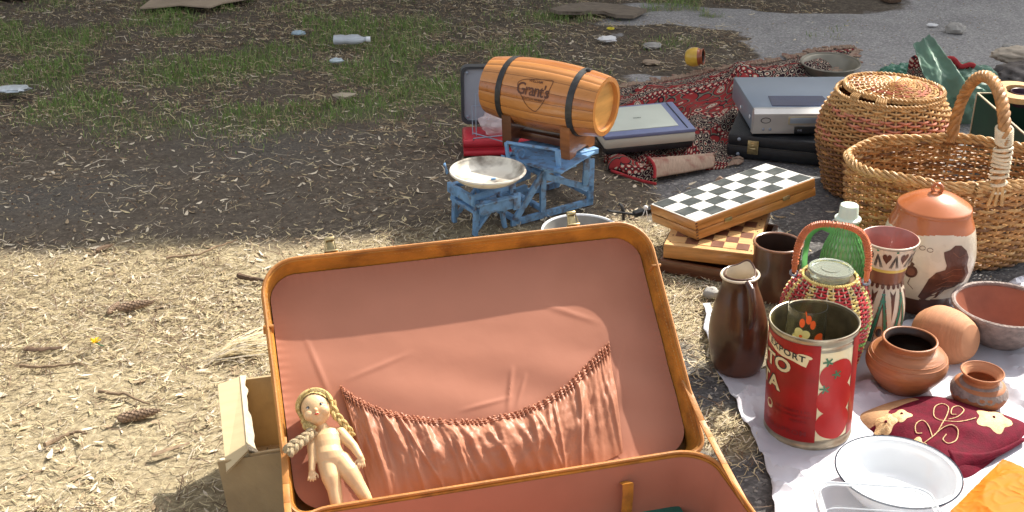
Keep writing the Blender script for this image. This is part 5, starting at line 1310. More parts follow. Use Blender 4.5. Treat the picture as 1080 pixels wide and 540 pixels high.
# cane covered jar
g, pr = prof(869, 386, [(34, 386), (38, 375), (43, 352), (46, 334), (45, 317), (38, 301), (28, 291)])
prs = smooth_prof(pr); zt = prs[-1][1]; t = thing('cane_covered_jar', 'glass lidded jar in red, yellow and green woven cane with orange handle', 'jar', g, face_cam(g))
def rf3(a, z, off=0): 
    r = rad_at(prs, z)+off; return (r*math.sin(a), -r*math.cos(a))
def cmix(i, r_, m_):
    k = i*30/m_
    if r_ in (15, 16, 17, 18, 25, 26) and int(i//4+r_) % 3: return 2
    return 1 if (int(k) % 3 == 0) else 0
mb = MB(); woven(mb, rf3, .002, zt, 36, 44, .0022, .0016, 0, 3, mfn=cmix, amp=.8); mb.build('cane_cover', [cane_r, cane_y, cane_g, M('cane_stake_cream', (.62, .52, .34), .5, .2)], t)
mb = MB(); lathe(mb, [(.001, .003)]+[(r-.005, z) for r, z in prs]+[(.001, zt)], 40, cap=False); mb.build('flask', M('dark_glass', (.16, .10, .05), .15, .2, coat=.5), t)
mb = MB(); rope(mb, [(*rf3(2*math.pi*i/120, zt, .0), zt+.002) for i in range(120)], .003, 34, closed=True); mb.build('cane_rim', cane_y, t)
rlj = 23*depth((g.x, g.y, zt+.02))/F; zl1 = zt+.014
mb = MB(); lathe(mb, [(.001, zt-.004), (rlj*.9, zt-.004), (rlj*.93, zl1-.004), (rlj*1.02, zl1-.003), (rlj*1.04, zl1+.002), (rlj*.98, zl1+.005), (rlj*.86, zl1+.004), (rlj*.82, zl1+.0015), (rlj*.45, zl1+.002), (rlj*.42, zl1+.0035), (.001, zl1+.0035)], 48); mb.build('glass_lid', M('milky_green_glass', (.70, .80, .68), .06, .05, trans=.75, ior=1.45), t)
hl, hr_ = G(838, 283, zt+.002)-g, G(914, 288, zt+.0)-g
Rz = Matrix.Rotation(-face_cam(g), 3, 'Z'); hl = Rz @ hl; hr_ = Rz @ hr_; hl.y = hr_.y = 0; ht = zat(g, 238)-zt; P = []
for i in range(121):
    a = math.pi*i/120; P.append(Vector((-(hr_.x-hl.x)/2*math.copysign(abs(math.cos(a))**.62, math.cos(a))+(hl.x+hr_.x)/2, .004*math.sin(a), zt+ht*math.sin(a)**.62)))
mb = MB(); tube(mb, P, .0055, 8); 
for k in range(62):
    c = P[int(2+k*1.9)]; d_ = (P[min(120, int(2+k*1.9)+2)]-P[int(2+k*1.9)-1]).normalized(); u_ = d_.orthogonal().normalized(); w_ = d_.cross(u_)
    tube(mb, [c+(u_*math.cos(i*.785)+w_*math.sin(i*.785))*.0062+d_*.0012*math.sin(i) for i in range(8)], .0016, 5, closed=True)
mb.build('handle', cane_o, t)
for c in (P[0], P[-1]):
    mb = MB(); tube(mb, [c+Vector((.007*math.cos(i*.7), 0, .007*math.sin(i*.7)-.003)) for i in range(9)], .0026, 6, closed=True); mb.build('wire_loop', silver, t)

# bottle in green net
g, pr = prof(889, 306, [(20, 306), (22.5, 296), (22.5, 280), (20, 262), (14, 247), (10.5, 238), (10, 232)])
prs = smooth_prof(pr); zt = prs[-1][1]; t = thing('netted_bottle', 'bottle in a green plastic net with pale cap behind the woven jar', 'bottle', g, face_cam(g))
mb = MB(); lathe(mb, [(.001, .001)]+prs+[(.001, zt)], 40); mb.build('glass_body', M('green_tinted_glass', (.35, .60, .30), .1, .1, coat=.5), t)
mb = MB(); f = on_lathe(prs, .0022); nb = 26
for k in range(nb):
    for s_ in (-1, 1): tube(mb, [f(2*math.pi*k/nb+s_*1.2*i/30, .002+(zt-.004)*i/30) for i in range(31)], .0014, 4)
mb.build('net', net_g, t)
r9 = 10.5*depth((g.x, g.y, zt))/F
mb = MB(); lathe(mb, [(r9*1.2, zt-.002), (r9*1.32, zt+.002), (r9*1.30, zt+.006), (r9*1.0, zt+.009), (r9*.98, zt+.011), (r9*.92, zt+.034), (r9*.85, zt+.037), (.001, zt+.037)], 40); mb.build('cap', capw, t)
s0, s1 = G(848, 306, .0)-g, None
P = [Rz @ (G(846, 268, .07)-g), Rz @ (G(848, 262, .10)-g), Rz @ (G(850, 258, .14)-g), Rz @ (G(858, 252, .165)-g), Rz @ (G(872, 246, .16)-g), Vector((-.012, -.004, zt-.008))]
P = [Rz @ (G(846, 310, 0)-g), Rz @ (G(848, 285, .05)-g), Rz @ (G(850, 262, .09)-g), Rz @ (G(855, 247, .122)-g), Rz @ (G(866, 239, .135)-g), Rz @ (G(877, 242, .132)-g), Vector((-.010, -.003, zt-.006))]
PP = [tuple(p_) for p_ in P]; Q = []
for i in range(len(P)-1):
    a, b, c, d = P[max(i-1, 0)], P[i], P[i+1], P[min(i+2, len(P)-1)]
    for k in range(6): s_ = k/6; Q.append(.5*((2*b)+(c-a)*s_+(2*a-5*b+4*c-d)*s_*s_+(3*b-a-3*c+d)*s_**3))
mb = MB(); tube(mb, Q, .0085, 8, flat=.18); mb.build('net_strap', net_g, t)
mb = MB(); tube(mb, [P[-1], P[-1]+Vector((-.02, -.004, .006)), P[-1]+Vector((-.03, -.006, -.01))], .0012, 5); tube(mb, [P[-1], P[-1]+Vector((-.024, -.01, -.002)), P[-1]+Vector((-.036, -.012, .004))], .0012, 5); mb.build('string_ends', cloth_w, t)

# ------------------------------------------------------------ tomato tin with a drinking glass inside
g, pr = prof(858, 450, [(43.5, 450), (46.5, 337)])
rb, zt = (pr[0][0]+pr[1][0])/2, pr[1][1]
t = thing('tomato_tin', 'large rusty tomato paste tin with red label, open topped', 'tin', g, face_cam(g)); t.rotation_euler = (0, R(-2.6), face_cam(g))
P_ = [(rb-.002, 0), (rb+.0015, .001), (rb+.0022, .004), (rb+.001, .008), (rb, .010), (rb, .016), (rb+.0012, .018), (rb, .020), (rb, zt-.028), (rb+.0012, zt-.026), (rb, zt-.024), (rb, zt-.018), (rb+.0012, zt-.016), (rb, zt-.014), (rb, zt-.006), (rb+.0018, zt-.004), (rb+.0022, zt-.001), (rb+.001, zt)]
full = [(.001, 0)]+P_+[(rb-.001, zt-.001), (rb-.0015, zt-.006), (rb-.0015, .006), (.001, .006)]
mb = MB(); lathe(mb, full, 80, mfn=lambda i, j: 1 if i > len(P_)+1 else 0); tb = mb.build('can', [tin, tin_in], t)
fc = lambda a, z, o_=.0004: ((rb+o_)*math.sin(a), -(rb+o_)*math.cos(a), z)
zlo, zhi = .021, zt-.029
def patch(a0, a1, z0, z1, mi, o_): 
    n_ = max(2, int((a1-a0)/.06)); vs_ = []
    for i in range(n_+1): a = a0+(a1-a0)*i/n_; vs_.extend([fc(a, z0, o_), fc(a, z1, o_)])
    mb.add(vs_, [(2*i, 2*i+2, 2*i+3, 2*i+1) for i in range(n_)], mi)
mb = MB(); A0 = .22
for k in (0, 1):
    o2 = math.pi*k
    patch(o2-2.05, o2+A0, zlo-.004, zt-.012, 0, .0014); patch(o2+A0, o2+math.pi-2.05, zlo, zhi+.002, 1, .0008)
    # tomatoes
    for zc_, r_ in ((zt-.075, .034), (zt-.125, .037), (zt-.175, .036)):
        pts2 = [(o2+.66+(r_/rb)*math.cos(q)*(1.0), zc_+r_*.92*math.sin(q)*(1-.06*math.cos(3*q))) for q in np.linspace(0, 6.283, 30)[:-1]]
        blob2d(mb, pts2, lambda a, z: fc(a, z, .0016), 2, 5)
    for ac, zc_ in ((.40, zt-.045), (.62, zt-.072), (.36, zt-.100)):
        for q in range(5):
            an = q*1.256+ac*5; strip2d(mb, [(o2+ac, zc_), (o2+ac+.12*math.cos(an), zc_+.009*math.sin(an))], lambda a, z: fc(a, z, .0021), .0032, 3, asp=rb)
    # lettering
    def word(w, size, ac, z, mi, sx=1, bold=.0006, off=.002, arc=0, sp=1.0, ra=True):
        tx_, tf_ = text2d(w, size, bold, 0, sp); xm = max(x for x, y in tx_) if ra else 0; tx_ = [(x-xm, y) for x, y in tx_]; mb.add([fc(o2+ac+x*sx/rb, z+y+arc*x, off) for x, y in tx_], tf_, mi)
    ban = [(o2-1.25+i*.1, zat(g*(1-rb/g.length), 381)-.20*rb*(-1.25+i*.1+.38)*1.0+.0015*math.sin(i*.9)) for i in range(13)]
    strip2d(mb, [(a, z) for a, z in ban], lambda a, z: fc(a, z, .0018), .016, 1, asp=rb, step=.01)
    if k: continue
    gft = g*(1-rb/g.length); zf = lambda py: zat(gft, py)
    word('EXPORT', .0165, -.10, zf(381), 5, 1.15, .0004, .0024, -.20, 1.15)
    for w_, aa, pz in (('TOMATO', -.42, 393), ('PASTA', -.66, 415)):
        word(w_, .037, aa, zf(pz), 5, 1.2, .0024, .0022); word(w_, .037, aa, zf(pz), 1, 1.2, .0010, .0026)
    word('NET WEIGHT 5 KG', .008, .08, zt-.150, 4, 1, .0001); word('DOUBLE CONCENTRATED', .0065, .10, zt-.160, 4, 1, .0001); word('PRODUCE', .0065, .0, zt-.170, 4, 1, .0001)
    word('AGROPROM', .015, .02, .034, 4, 1.1, .0002, .0022, 0, 1.1)
    blob2d(mb, ell(o2-1.0, zt-.158, .12, .010, 12, 0), lambda a, z: fc(a, z, .0018), 1, 3); blob2d(mb, ell(o2-1.0, zt-.156, .08, .006, 12, 0), lambda a, z: fc(a, z, .0022), 0, 3)
    blob2d(mb, ell(o2-.12, zt-.036, .17, .0045, 14, -.01), lambda a, z: fc(a, z, .0019), 1, 3); blob2d(mb, ell(o2-.05, zt-.028, .10, .003, 12), lambda a, z: fc(a, z, .0019), 2, 3)
mb.build('printed_label', [lab_red, lab_cr, tom_red, leafp, M('faded_dark_red_print', (.20, .012, .012), .4, .1), darkp], tb, sharp=180)
# glass
zg = .0068; gc = Vector((g.x, g.y, 0)); 
gl = thing('drinking_glass', 'drinking glass with an orange and yellow flower standing inside the tin', 'glass', (g.x-.022, g.y+.010, zg+.001), face_cam(g))
zgt = zat(gl.location, 322)-zg
rg_ = 23*depth((gl.location.x, gl.location.y, zgt))/F; rg_ = min(rg_, .036); PR = [(rg_*.72, 0), (rg_*.82, zgt*.3), (rg_*1.0, zgt*.75), (rg_*.97, zgt)]; prg = smooth_prof(PR)
mb = MB(); lathe(mb, [(.001, 0)]+prg+[(r-.0016, z) for r, z in reversed(prg) if z > .008]+[(.001, .008)], 48); gb_ = mb.build('tumbler', glass, gl)
mb = MB(); fg = on_lathe(prg, .0006); cz = zgt-.046
for k in range(4): an = k*1.57+.5; blob2d(mb, ell(-.18+.26*math.cos(an), cz+.0085*math.sin(an), .22, .0085, 12, 0), fg, 1, 3)
blob2d(mb, ell(-.18, cz, .09, .003, 8), on_lathe(prg, .001), 0, 2)
for ac, zz, ro_ in ((-.18, cz+.026, .5), (.35, cz+.024, -.4), (.12, cz+.034, 0)): blob2d(mb, ell(ac, zz, .14, .009, 12, 0), fg, 0, 3)
for ac, zz in ((.75, cz-.004), (.9, cz-.018), (-.3, cz-.022), (.3, cz-.024)): blob2d(mb, ell(ac, zz, .26, .010, 12, 0), fg, 0, 3)
strip2d(mb, [(.10, cz+.026), (.0, cz+.040), (-.06, cz+.050)], fg, .0022, 0, asp=rg_)
mb.build('flower_print', [or_flow, ye_flow], gb_, smooth=False)

# ------------------------------------------------------------ white plastic sheet under the wares
out = [(757, 396), (770, 420), (790, 455), (800, 480), (812, 510), (818, 560), (900, 640), (1200, 640), (1300, 420), (1250, 300), (1080, 296), (1000, 322), (940, 348), (880, 378), (820, 388), (775, 392), (765, 372), (757, 350), (756, 336), (750, 330), (749, 322), (741, 324), (744, 336), (741, 350), (746, 366), (749, 382)]
og = [G(*q) for q in out]
from mathutils.geometry import delaunay_2d_cdt
def inside(x, y, P):
    c = False; n_ = len(P)
    for i in range(n_):
        a, b = P[i], P[i-1]
        if (a[1] > y) != (b[1] > y) and x < (b[0]-a[0])*(y-a[1])/(b[1]-a[1])+a[0]: c = not c
    return c
og2 = []
for a, b in zip(og, og[1:]+og[:1]):
    n_ = max(1, int((b-a).length/.012))
    for i in range(n_): q = a.lerp(b, i/n_); w_ = .006*(float(fbm(q.x*25, q.y*25))-.5)*2; og2.append((q.x+w_, q.y+w_))
pp = list(og2); ne = len(pp)
stp = .0085; x = min(p_[0] for p_ in og2)
while x < 1.5:
    y = 1.1
    while y < 2.7:
        if inside(x, y, og2): pp.append((x+random.uniform(-.002, .002), y+random.uniform(-.002, .002)))
        y += stp
    x += stp
vo, eo, fo_, *_r = delaunay_2d_cdt([Vector(p_) for p_ in pp], [(i, (i+1) % ne) for i in range(ne)], [], 1, 1e-5)
def crease(x, y):
    a = fbm(x*9+3, y*9+1, 3); b = fbm(x*22+7, y*17, 3); r1_ = 1-abs(2*vn(x*13+2*a, y*11+4)-1); r2_ = 1-abs(2*vn(x*27+9, y*31+2*b)-1)
    return .0015+.014*r1_**5+.008*r2_**4+.008*a
BASES = [(G(858, 452), .10), (G(786, 388), .07), (G(960, 407), .07), (G(1033, 426), .06), (G(1056, 358), .08), (G(1010, 375), .12), (G(936, 366), .06), (G(876, 386), .09),
         (G(948, 520), .15), (G(925, 545), .13), (G(1040, 515), .13), (G(945, 455), .11), (G(1000, 462), .14), (G(1050, 462), .12), (G(1090, 540), .1), (G(1015, 545), .16), (G(1050, 520), .17), (G(1085, 505), .17), (G(1075, 540), .16)]
def calm(x, y):
    k = 1.0
    for b_, r_ in BASES: k = min(k, max(0.0, (math.hypot(x-b_.x, y-b_.y)-r_*.8)/(.04)))
    return min(1, k)
V = [(v_.x, v_.y, float(crease(v_.x, v_.y))*(.06+.94*calm(v_.x, v_.y))+.0004) for v_ in vo]
mb = MB(); mb.add(V, [f_ for f_ in fo_]); sh = mb.build('plastic_sheet', sheet_m, sharp=22); s2 = sh.modifiers.new('t', 'SOLIDIFY'); s2.thickness = .0006
tag(sh, 'creased white plastic sheet spread under the pots and tins', 'sheet')
mb = MB(); crumple(mb, (0, 0, .012), .016, (1.2, 1, .8), 18, .2, seed=9); tag(mb.build('pebble', stonem, loc=G(750, 314)), 'grey white pebble at the upper tip of the white sheet by the brown boards', 'stone')

# ------------------------------------------------------------ embroidered cap
oc = [(907, 440), (922, 431), (945, 424), (975, 420), (1005, 424), (1035, 431), (1062, 440), (1084, 450), (1078, 462), (1058, 478), (1038, 494), (1018, 505), (996, 500), (972, 484), (945, 470), (920, 456)]
og = [G(*q) for q in oc]; cg = sum(og, Vector())/len(og); cap_t = thing('embroidered_cap', 'flattened maroon cap with gold embroidery beside the white bowl', 'cap', cg)
def smooth_loop(P, k=5):
    o_ = []; n_ = len(P)
    for i in range(n_):
        a, b, c, d = P[i-1], P[i], P[(i+1) % n_], P[(i+2) % n_]
        for j in range(k): s_ = j/k; o_.append(.5*((2*b)+(c-a)*s_+(2*a-5*b+4*c-d)*s_*s_+(3*b-a-3*c+d)*s_**3))
    return o_
lp_ = [p_-cg for p_ in smooth_loop(og, 6)]
def cap_h(x, y, t_):                                    # t_ 0 centre .. 1 edge
    h = .027*(1-t_**3.2)**.8; h += .008*math.sin(x*30+y*17)*(1-t_)+.010*math.exp(-((y+.35*x+.03)/.02)**2)*(1-t_)
    return h
NR = 22; vs_ = [(0, 0, cap_h(0, 0, 0)+.002)]; 
for k in range(1, NR+1):
    t_ = k/NR
    for p_ in lp_: vs_.append((p_.x*t_, p_.y*t_, .002+.002*(1-t_)+cap_h(p_.x*t_, p_.y*t_, t_)))
n_ = len(lp_); fs_ = [(0, 1+j, 1+(j+1) % n_) for j in range(n_)]; ms_ = [0]*n_
for k in range(NR-1):
    for j in range(n_): a = 1+k*n_; fs_.append((a+j, a+n_+j, a+n_+(j+1) % n_, a+(j+1) % n_)); ms_.append(1 if (k > 13 and (j < 14 or j > n_-6)) else 0)
mb = MB(); mb.add(vs_, fs_, ms_); crown = mb.build('crown', [maroon, M('ochre_lining', (.42, .25, .12), .8, .2, 40, .3, 200)], cap_t)
def on_cap(px, py, off=.0015):
    q = G(px, py, .03)-cg; L_ = 1e9
    r_ = math.hypot(q.x, q.y); an = math.atan2(q.y, q.x); best = min(lp_, key=lambda p_: abs(math.atan2(math.sin(math.atan2(p_.y, p_.x)-an), math.cos(math.atan2(p_.y, p_.x)-an))))
    t_ = min(.985, r_/max(1e-6, math.hypot(best.x, best.y))); return Vector((q.x, q.y, .002+.002*(1-t_)+cap_h(q.x, q.y, t_)+off))
mb = MB()
def cord(P, w=.0010):
    Q = []; 
    for i in range(len(P)-1):
        a, b, c, d = [Vector((*P[max(0, min(len(P)-1, j))], 0)) for j in (i-1, i, i+1, i+2)]
        for k in range(5): s_ = k/5; v_ = .5*((2*b)+(c-a)*s_+(2*a-5*b+4*c-d)*s_*s_+(3*b-a-3*c+d)*s_**3); Q.append(on_cap(v_.x, v_.y))
    tube(mb, Q, w, 6, flat=.7)
cord([(962, 466), (975, 462), (988, 455), (996, 444), (1000, 433), (994, 428), (986, 430), (985, 438), (991, 444), (998, 446)])
cord([(996, 446), (1008, 448), (1020, 446), (1030, 443)]); cord([(1000, 444), (1010, 442), (1016, 436), (1011, 431), (1004, 433), (1003, 439), (1009, 440)])
cord([(984, 458), (980, 450), (973, 444), (966, 447), (967, 453), (974, 454)]); cord([(986, 456), (994, 452), (1003, 451), (1010, 455), (1009, 462), (1001, 465), (995, 461), (999, 456)])
cord([(921, 452), (932, 449), (938, 453)]); cord([(925, 444), (932, 440), (930, 448)])
mb.build('gold_cord', gold, crown)
def flower(cx, cy, r, n_):
    mb = MB()
    vs_ = [on_cap(cx, cy, .004)]; m_ = 40
    for k in range(1, 4):
        for i in range(m_):
            a = 2*math.pi*i/m_; q = r*(1+.16*math.cos(n_*a))*k/3; vs_.append(on_cap(cx+q*math.cos(a)*1.15, cy+q*math.sin(a)*.72, .0035 if k < 3 else .0005))
    fs_ = [(0, 1+i, 1+(i+1) % m_) for i in range(m_)]
    for k in range(2): fs_ += [(1+k*m_+i, 1+(k+1)*m_+i, 1+(k+1)*m_+(i+1) % m_, 1+k*m_+(i+1) % m_) for i in range(m_)]
    mb.add(vs_, fs_); ball(mb, on_cap(cx, cy, .004), .003, n=8, mi=1); mb.build('gold_flower', [gold, maroon], crown)
for q in ((1048, 441, 16, 5), (966, 464, 10, 5), (935, 441, 10, 5), (951, 436, 9, 4)): flower(*q)
mb = MB(); P = []
for px, py in ((1018, 452), (1045, 458), (1070, 458), (1080, 456)): P.append(G(px, py+6, .016)-cg)
def band(u, v):
    a = G(1000+u*80, 474-u*14+10*math.sin(u*3), .030-.012*u)-cg; b = G(1010+u*68, 500-u*38+4*math.sin(u*3), .002)-cg; p_ = a.lerp(b, v); return (p_.x, p_.y-.010*math.sin(v*math.pi), p_.z)
grid(mb, band, 24, 8); o = mb.build('side_band', maroon, cap_t); s2 = o.modifiers.new('t', 'SOLIDIFY'); s2.thickness = .003

# ------------------------------------------------------------ enamel bowl, clear tub, orange packet
g, pr = prof(945, 524, [(30, 524), (44, 520), (56, 508), (60.5, 499), (64.5, 496.5)])
prs = smooth_prof(pr); t = thing('enamel_bowl', 'white enamel bowl with dark rim in front of the embroidered cap', 'bowl', g)
mb = MB(); lathe(mb, vessel(prs, .0022), 80); mb.build('bowl', white_enamel, t)
mb = MB(); rt, zt = prs[-1]; tube(mb, [(rt*math.sin(i*.09817), -rt*math.cos(i*.09817), zt+.0003) for i in range(64)], .0017, 6, closed=True); mb.build('dark_rim', blue_rim, t)
g = G(915, 508, .125)-Vector((0, .073, .092)); t = thing('plastic_tub', 'clear ridged plastic tub overlapping the white enamel bowl', 'tub', g); t.rotation_euler = (R(-9), 0, R(-6))
mb = MB(); loops = []; HT = .088
def tubl(w_, h_, r_, z): return [(x, y, z) for x, y in rrect(w_, h_, r_, 7)]
loft(mb, [tubl(.13, .10, .02, 0), tubl(.137, .107, .022, .004), tubl(.165, .13, .03, HT*.85), tubl(.165, .13, .03, HT), tubl(.182, .146, .034, HT), tubl(.182, .146, .034, HT-.004)], 0, (True, False))
loft(mb, [tubl(.128, .098, .02, .001), tubl(.135, .105, .022, .0048), tubl(.163, .128, .03, HT*.85), tubl(.163, .128, .03, HT+.0008), tubl(.183, .147, .034, HT+.0008), tubl(.182, .146, .034, HT-.004)], 0, (True, False))
mb.build('tub', pet, t)
for w_, h_, z_, q_ in ((.182, .146, HT+.001, .0019), (.165, .13, HT+.001, .0010), (.150, .118, HT*.6, .0010), (.137, .107, .006, .0012)):
    mb = MB(); tube(mb, tubl(w_, h_, .03, z_), q_, 6, closed=True); mb.build('ridge', pet_r, t)
for x in (-.036, .018):
    mb = MB(); ball(mb, (x, .0, .038), .026, (1, 1, .9), n=28); ball(mb, (x, .0, .038), .0252, (1, 1, .9), n=28); o = mb.build('lid_dome', pet, t)
P0 = G(1000, 548); P1 = G(1056, 492); dv_ = (P1-P0); ow = thing('orange_packet', 'bright orange plastic wrapped packet at the corner of the sheet', 'packet', P0, math.atan2(dv_.y, dv_.x))
Lo = dv_.length
mb = MB(); 
def pk2(u, v, z0, s_):
    e = min(u, 1-u)*min(v, 1-v)*16; h = .012+s_*min(.016, .012*min(1, e))+.0006*s_*float(1-abs(2*vn(u*14+2*vn(u*5, v*5), v*11)-1))**5*3
    return (u*Lo, -v*.13, h+.004)
grid(mb, lambda u, v: pk2(u, v, 0, 1), 90, 50); grid(mb, lambda u, v: pk2(u, v, 0, -.9), 20, 20); mb.build('wrapper', orange_p, ow)
o = MB(); box(o, (0, 0, .006), (.06, .04, .010), .002); tag(o.build('teal_packet', teal, loc=G(1082, 536), rz=.4), 'small teal printed packet beside the orange one', 'packet')

# ------------------------------------------------------------ green bag with cloth, green box, tray, dark purse
g = G(985, 118); t = thing('green_bag', 'translucent green plastic bag holding folded patterned cloth', 'bag', g)
mb = MB(); crumple(mb, (.06, -.03, .07), .125, (1.15, .85, .8), 110, .16, seed=3, f=5.5); mb.build('bag', greenbag, t, sharp=30)
mb = MB(); h = [G(978, 34, .30), G(995, 62, .25), G(1015, 95, .19), G(1020, 112, .12)]
ax_ = [G(972, 40, .27)-g, G(984, 62, .24)-g, G(996, 84, .20)-g, G(1006, 104, .15)-g]
def stp_(u, v):
    t_ = v*(len(ax_)-1)*.9999; i = int(t_); c = ax_[i].lerp(ax_[i+1], t_-i); w_ = .035+.035*v; return (c.x+(u-.5)*2*w_*.72, c.y+(u-.5)*w_*.3+.012*math.sin(u*9+v*4), c.z+(u-.5)*w_*.9-.01*abs(math.sin(u*6))+.016*float(fbm(u*5, v*9)-.5))
grid(mb, stp_, 30, 50); o = mb.build('bag_handle', greenbag, t); s2 = o.modifiers.new('t', 'SOLIDIFY'); s2.thickness = .0012
mb = MB(); crumple(mb, (-.11, .02, .10), .07, (1.3, .8, .75), 80, .24, seed=8, f=5); mb.build('bag_knot', M('green_satin', (.06, .19, .125), .35, .25, 16, .3, 30), t, sharp=30)
tc_ = thing('patterned_cloth', 'folded red patterned cloth stuffed in the green plastic bag', 'cloth', g+Vector((-.02, -.045, .10)))
mb = MB()
def fc2(u, v): return ((u-.5)*.20, -.02+.05*(1-v)*math.cos(u*3)*.3, -.06+v*.15+.02*math.sin(u*5)+.006*math.sin(u*22)*v)
grid(mb, fc2, 40, 20); o = mb.build('fold', rugm, tc_); ul = o.data.uv_layers.new(name='pile')
for lo in o.data.loops: c = o.data.vertices[lo.vertex_index].co; ul.data[lo.index].uv = (c.x*2+.4, c.z*2+.85)
s2 = o.modifiers.new('t', 'SOLIDIFY'); s2.thickness = .02
mb = MB(); tube(mb, [Vector(fc2(u_, 1.0))+Vector((0, -.002, .004)) for u_ in np.linspace(.5, 1, 12)], .008, 8); mb.build('red_edge', rug_edge, tc_)

P0 = G(1027, 150, .0); gz = .20
A1 = G(1031, 99, gz); A2 = G(1085, 146, gz); d_ = A2-A1; d_.z = 0; n2_ = Vector((-d_.y, d_.x, 0)).normalized()*.2
gbx = thing('green_box', 'open dark green carton with pale edge behind the handled basket', 'box', (A1.x, A1.y, 0)); O = Vector((A1.x, A1.y, 0))
mb = MB(); q = [A1-O, A1-O+d_*1.5, A1-O+d_*1.5+n2_, A1-O+n2_]
for a, b in zip(q, q[1:]+q[:1]):
    slab(mb, Vector((a.x, a.y, 0)), Vector((b.x, b.y, 0)), Vector((b.x, b.y, gz)), Vector((a.x, a.y, gz)), .004)
mb.build('carton', dgreen, gbx, smooth=False)
for a, b in zip(q, q[1:]+q[:1]):
    mb = MB(); bar(mb, (a.x, a.y, gz+.002), (b.x, b.y, gz+.002), .005, .004); mb.build('pale_edge', card_w, gbx)
mb = MB(); bar(mb, (q[0].x-.003, q[0].y-.003, .01), (q[0].x-.003, q[0].y-.003, gz), .004, .004); mb.build('pale_corner', card_w, gbx)
mb = MB(); tx_, tf_ = text2d('TEA', .05, .002); dn_ = d_.normalized(); nn = Vector((dn_.y, -dn_.x, 0))
mb.add([q[0]+dn_*(d_.length*.62+x)+nn*.0035+Vector((0, 0, gz-.075+y-gz+0)) for x, y in tx_], tf_); mb.build('lettering', yellow, gbx)
tr = thing('wooden_tray', 'pale wooden clover shaped holder with plum cups above the green carton', 'holder', G(1078, 101, gz+.012), 0)
mb = MB(); lob = []
for i in range(60):
    a = 2*math.pi*i/60; r = .074*(1+.22*abs(math.cos(a*1.5+.4))); lob.append((r*math.cos(a), r*math.sin(a)))
inn = [(x*.58, y*.58) for x, y in lob]; n_ = 60
vs_ = [(x, y, z) for z in (0, .016) for L_ in (lob, inn) for x, y in L_]
fs_ = []
for j in range(n_):
    k = (j+1) % n_; fs_ += [(j, k, n_+k, n_+j), (2*n_+j, 3*n_+j, 3*n_+k, 2*n_+k), (j, 2*n_+j, 2*n_+k, k), (n_+j, n_+k, 3*n_+k, 3*n_+j)]
mb.add(vs_, fs_); mb.build('frame', wood_l, tr)
mb = MB(); lathe(mb, vessel(smooth_prof([(.022, -.03), (.030, -.01), (.033, .012)]), .003), 32); mb.build('cup', plum, tr)
t = MB(); crumple(t, (0, 0, 0), .085, (1.5, 1, .62), 70, .2, seed=12, f=4)
tag(t.build('leather_purse', M('grey_brown_leather', (.09, .075, .068), .5, .3, 30, .3, 120), loc=G(1084, 82, .05), sharp=40), 'crumpled dark grey leather purse beyond the clover shaped holder at the far right', 'purse')
mb = MB(); crumple(mb, (0, 0, .02), .06, (1.6, .8, .5), 50, .25, seed=4, f=4); tag(mb.build('linen_bundle', M('linen', (.44, .37, .29), .85, .15, 40, .3, 200), loc=G(1080, 68, .07)+Vector((0, .05, 0)), sharp=60), 'beige linen bundle lying on the dark purse', 'cloth')
mb = MB(); P = [G(1010, 74, .04), G(1024, 68, .05), G(1034, 76, .02), G(1046, 80, .03), G(1056, 77, .01)]; tube(mb, P, .006, 6, flat=.3); tag(mb.build('red_ribbon', M('red_ribbon', (.48, .03, .05), .4, .2)), 'thin red ribbon trailing from the green bag on the asphalt', 'ribbon')

# ------------------------------------------------------------ things lying on the ground
def flatpiece(name, label, cat, pts, z, th, mat, amp=.006, **k):
    P = [G(*q) for q in pts]; c = sum(P, Vector())/len(P); lp = [p_-c for p_ in P]; mb = MB(); NRr = 5; n_ = len(lp)
    for s_, zz in ((1, th), (-1, 0)):
        vs_ = [(0, 0, z+zz)]
        for r_ in range(1, NRr+1):
            for p_ in lp: x, y = p_.x*r_/NRr, p_.y*r_/NRr; vs_.append((x, y, z+zz+amp*float(fbm(x*14+9, y*14+5)-.5)*2))
        fs_ = [(0, 1+j, 1+(j+1) % n_) for j in range(n_)]
        for r_ in range(NRr-1): a = 1+r_*n_; fs_ += [(a+j, a+n_+j, a+n_+(j+1) % n_, a+(j+1) % n_) for j in range(n_)]
        mb.add(vs_, fs_)
    o1 = 1+(NRr-1)*n_; tot = 1+NRr*n_
    mb.f += [(o1+j, o1+(j+1) % n_, tot+o1+(j+1) % n_, tot+o1+j) for j in range(n_)]; mb.m += [0]*n_
    return tag(mb.build(name, mat, loc=c, sharp=40), label, cat)
flatpiece('cardboard_sheet', 'flat worn cardboard sheet lying in the grass at the top left', 'cardboard', [(148, 13), (165, 2), (178, -8), (270, -8), (262, 4), (235, 8), (222, 12), (190, 10), (165, 13)], .018, .006, M('weathered_card', (.36, .28, .20), .9, .15, 12, .2, 60), .012)
flatpiece('tarpaulin', 'corner of a blue tarpaulin at the far left', 'tarpaulin', [(-60, 4), (0, 2), (25, 3), (48, -3), (40, -20), (-60, -20)], .02, .004, blue_t, .02)
flatpiece('fallen_board', 'dark weathered board lying flat near the top centre', 'board', [(580, 16), (600, 11), (625, 9), (655, 12), (682, 15), (668, 22), (650, 22), (640, 18), (610, 17), (590, 20)], .012, .014, M('weathered_board', (.20, .16, .12), .85, .3, 20, .4, 80, stretch=(2, 9, 1)), .01)
flatpiece('dark_lid', 'dark flat lid lying on the asphalt at the top right', 'lid', [(928, 2), (930, -3), (945, -5), (952, -2), (950, 4), (938, 5)], .008, .012, barkm, .003)
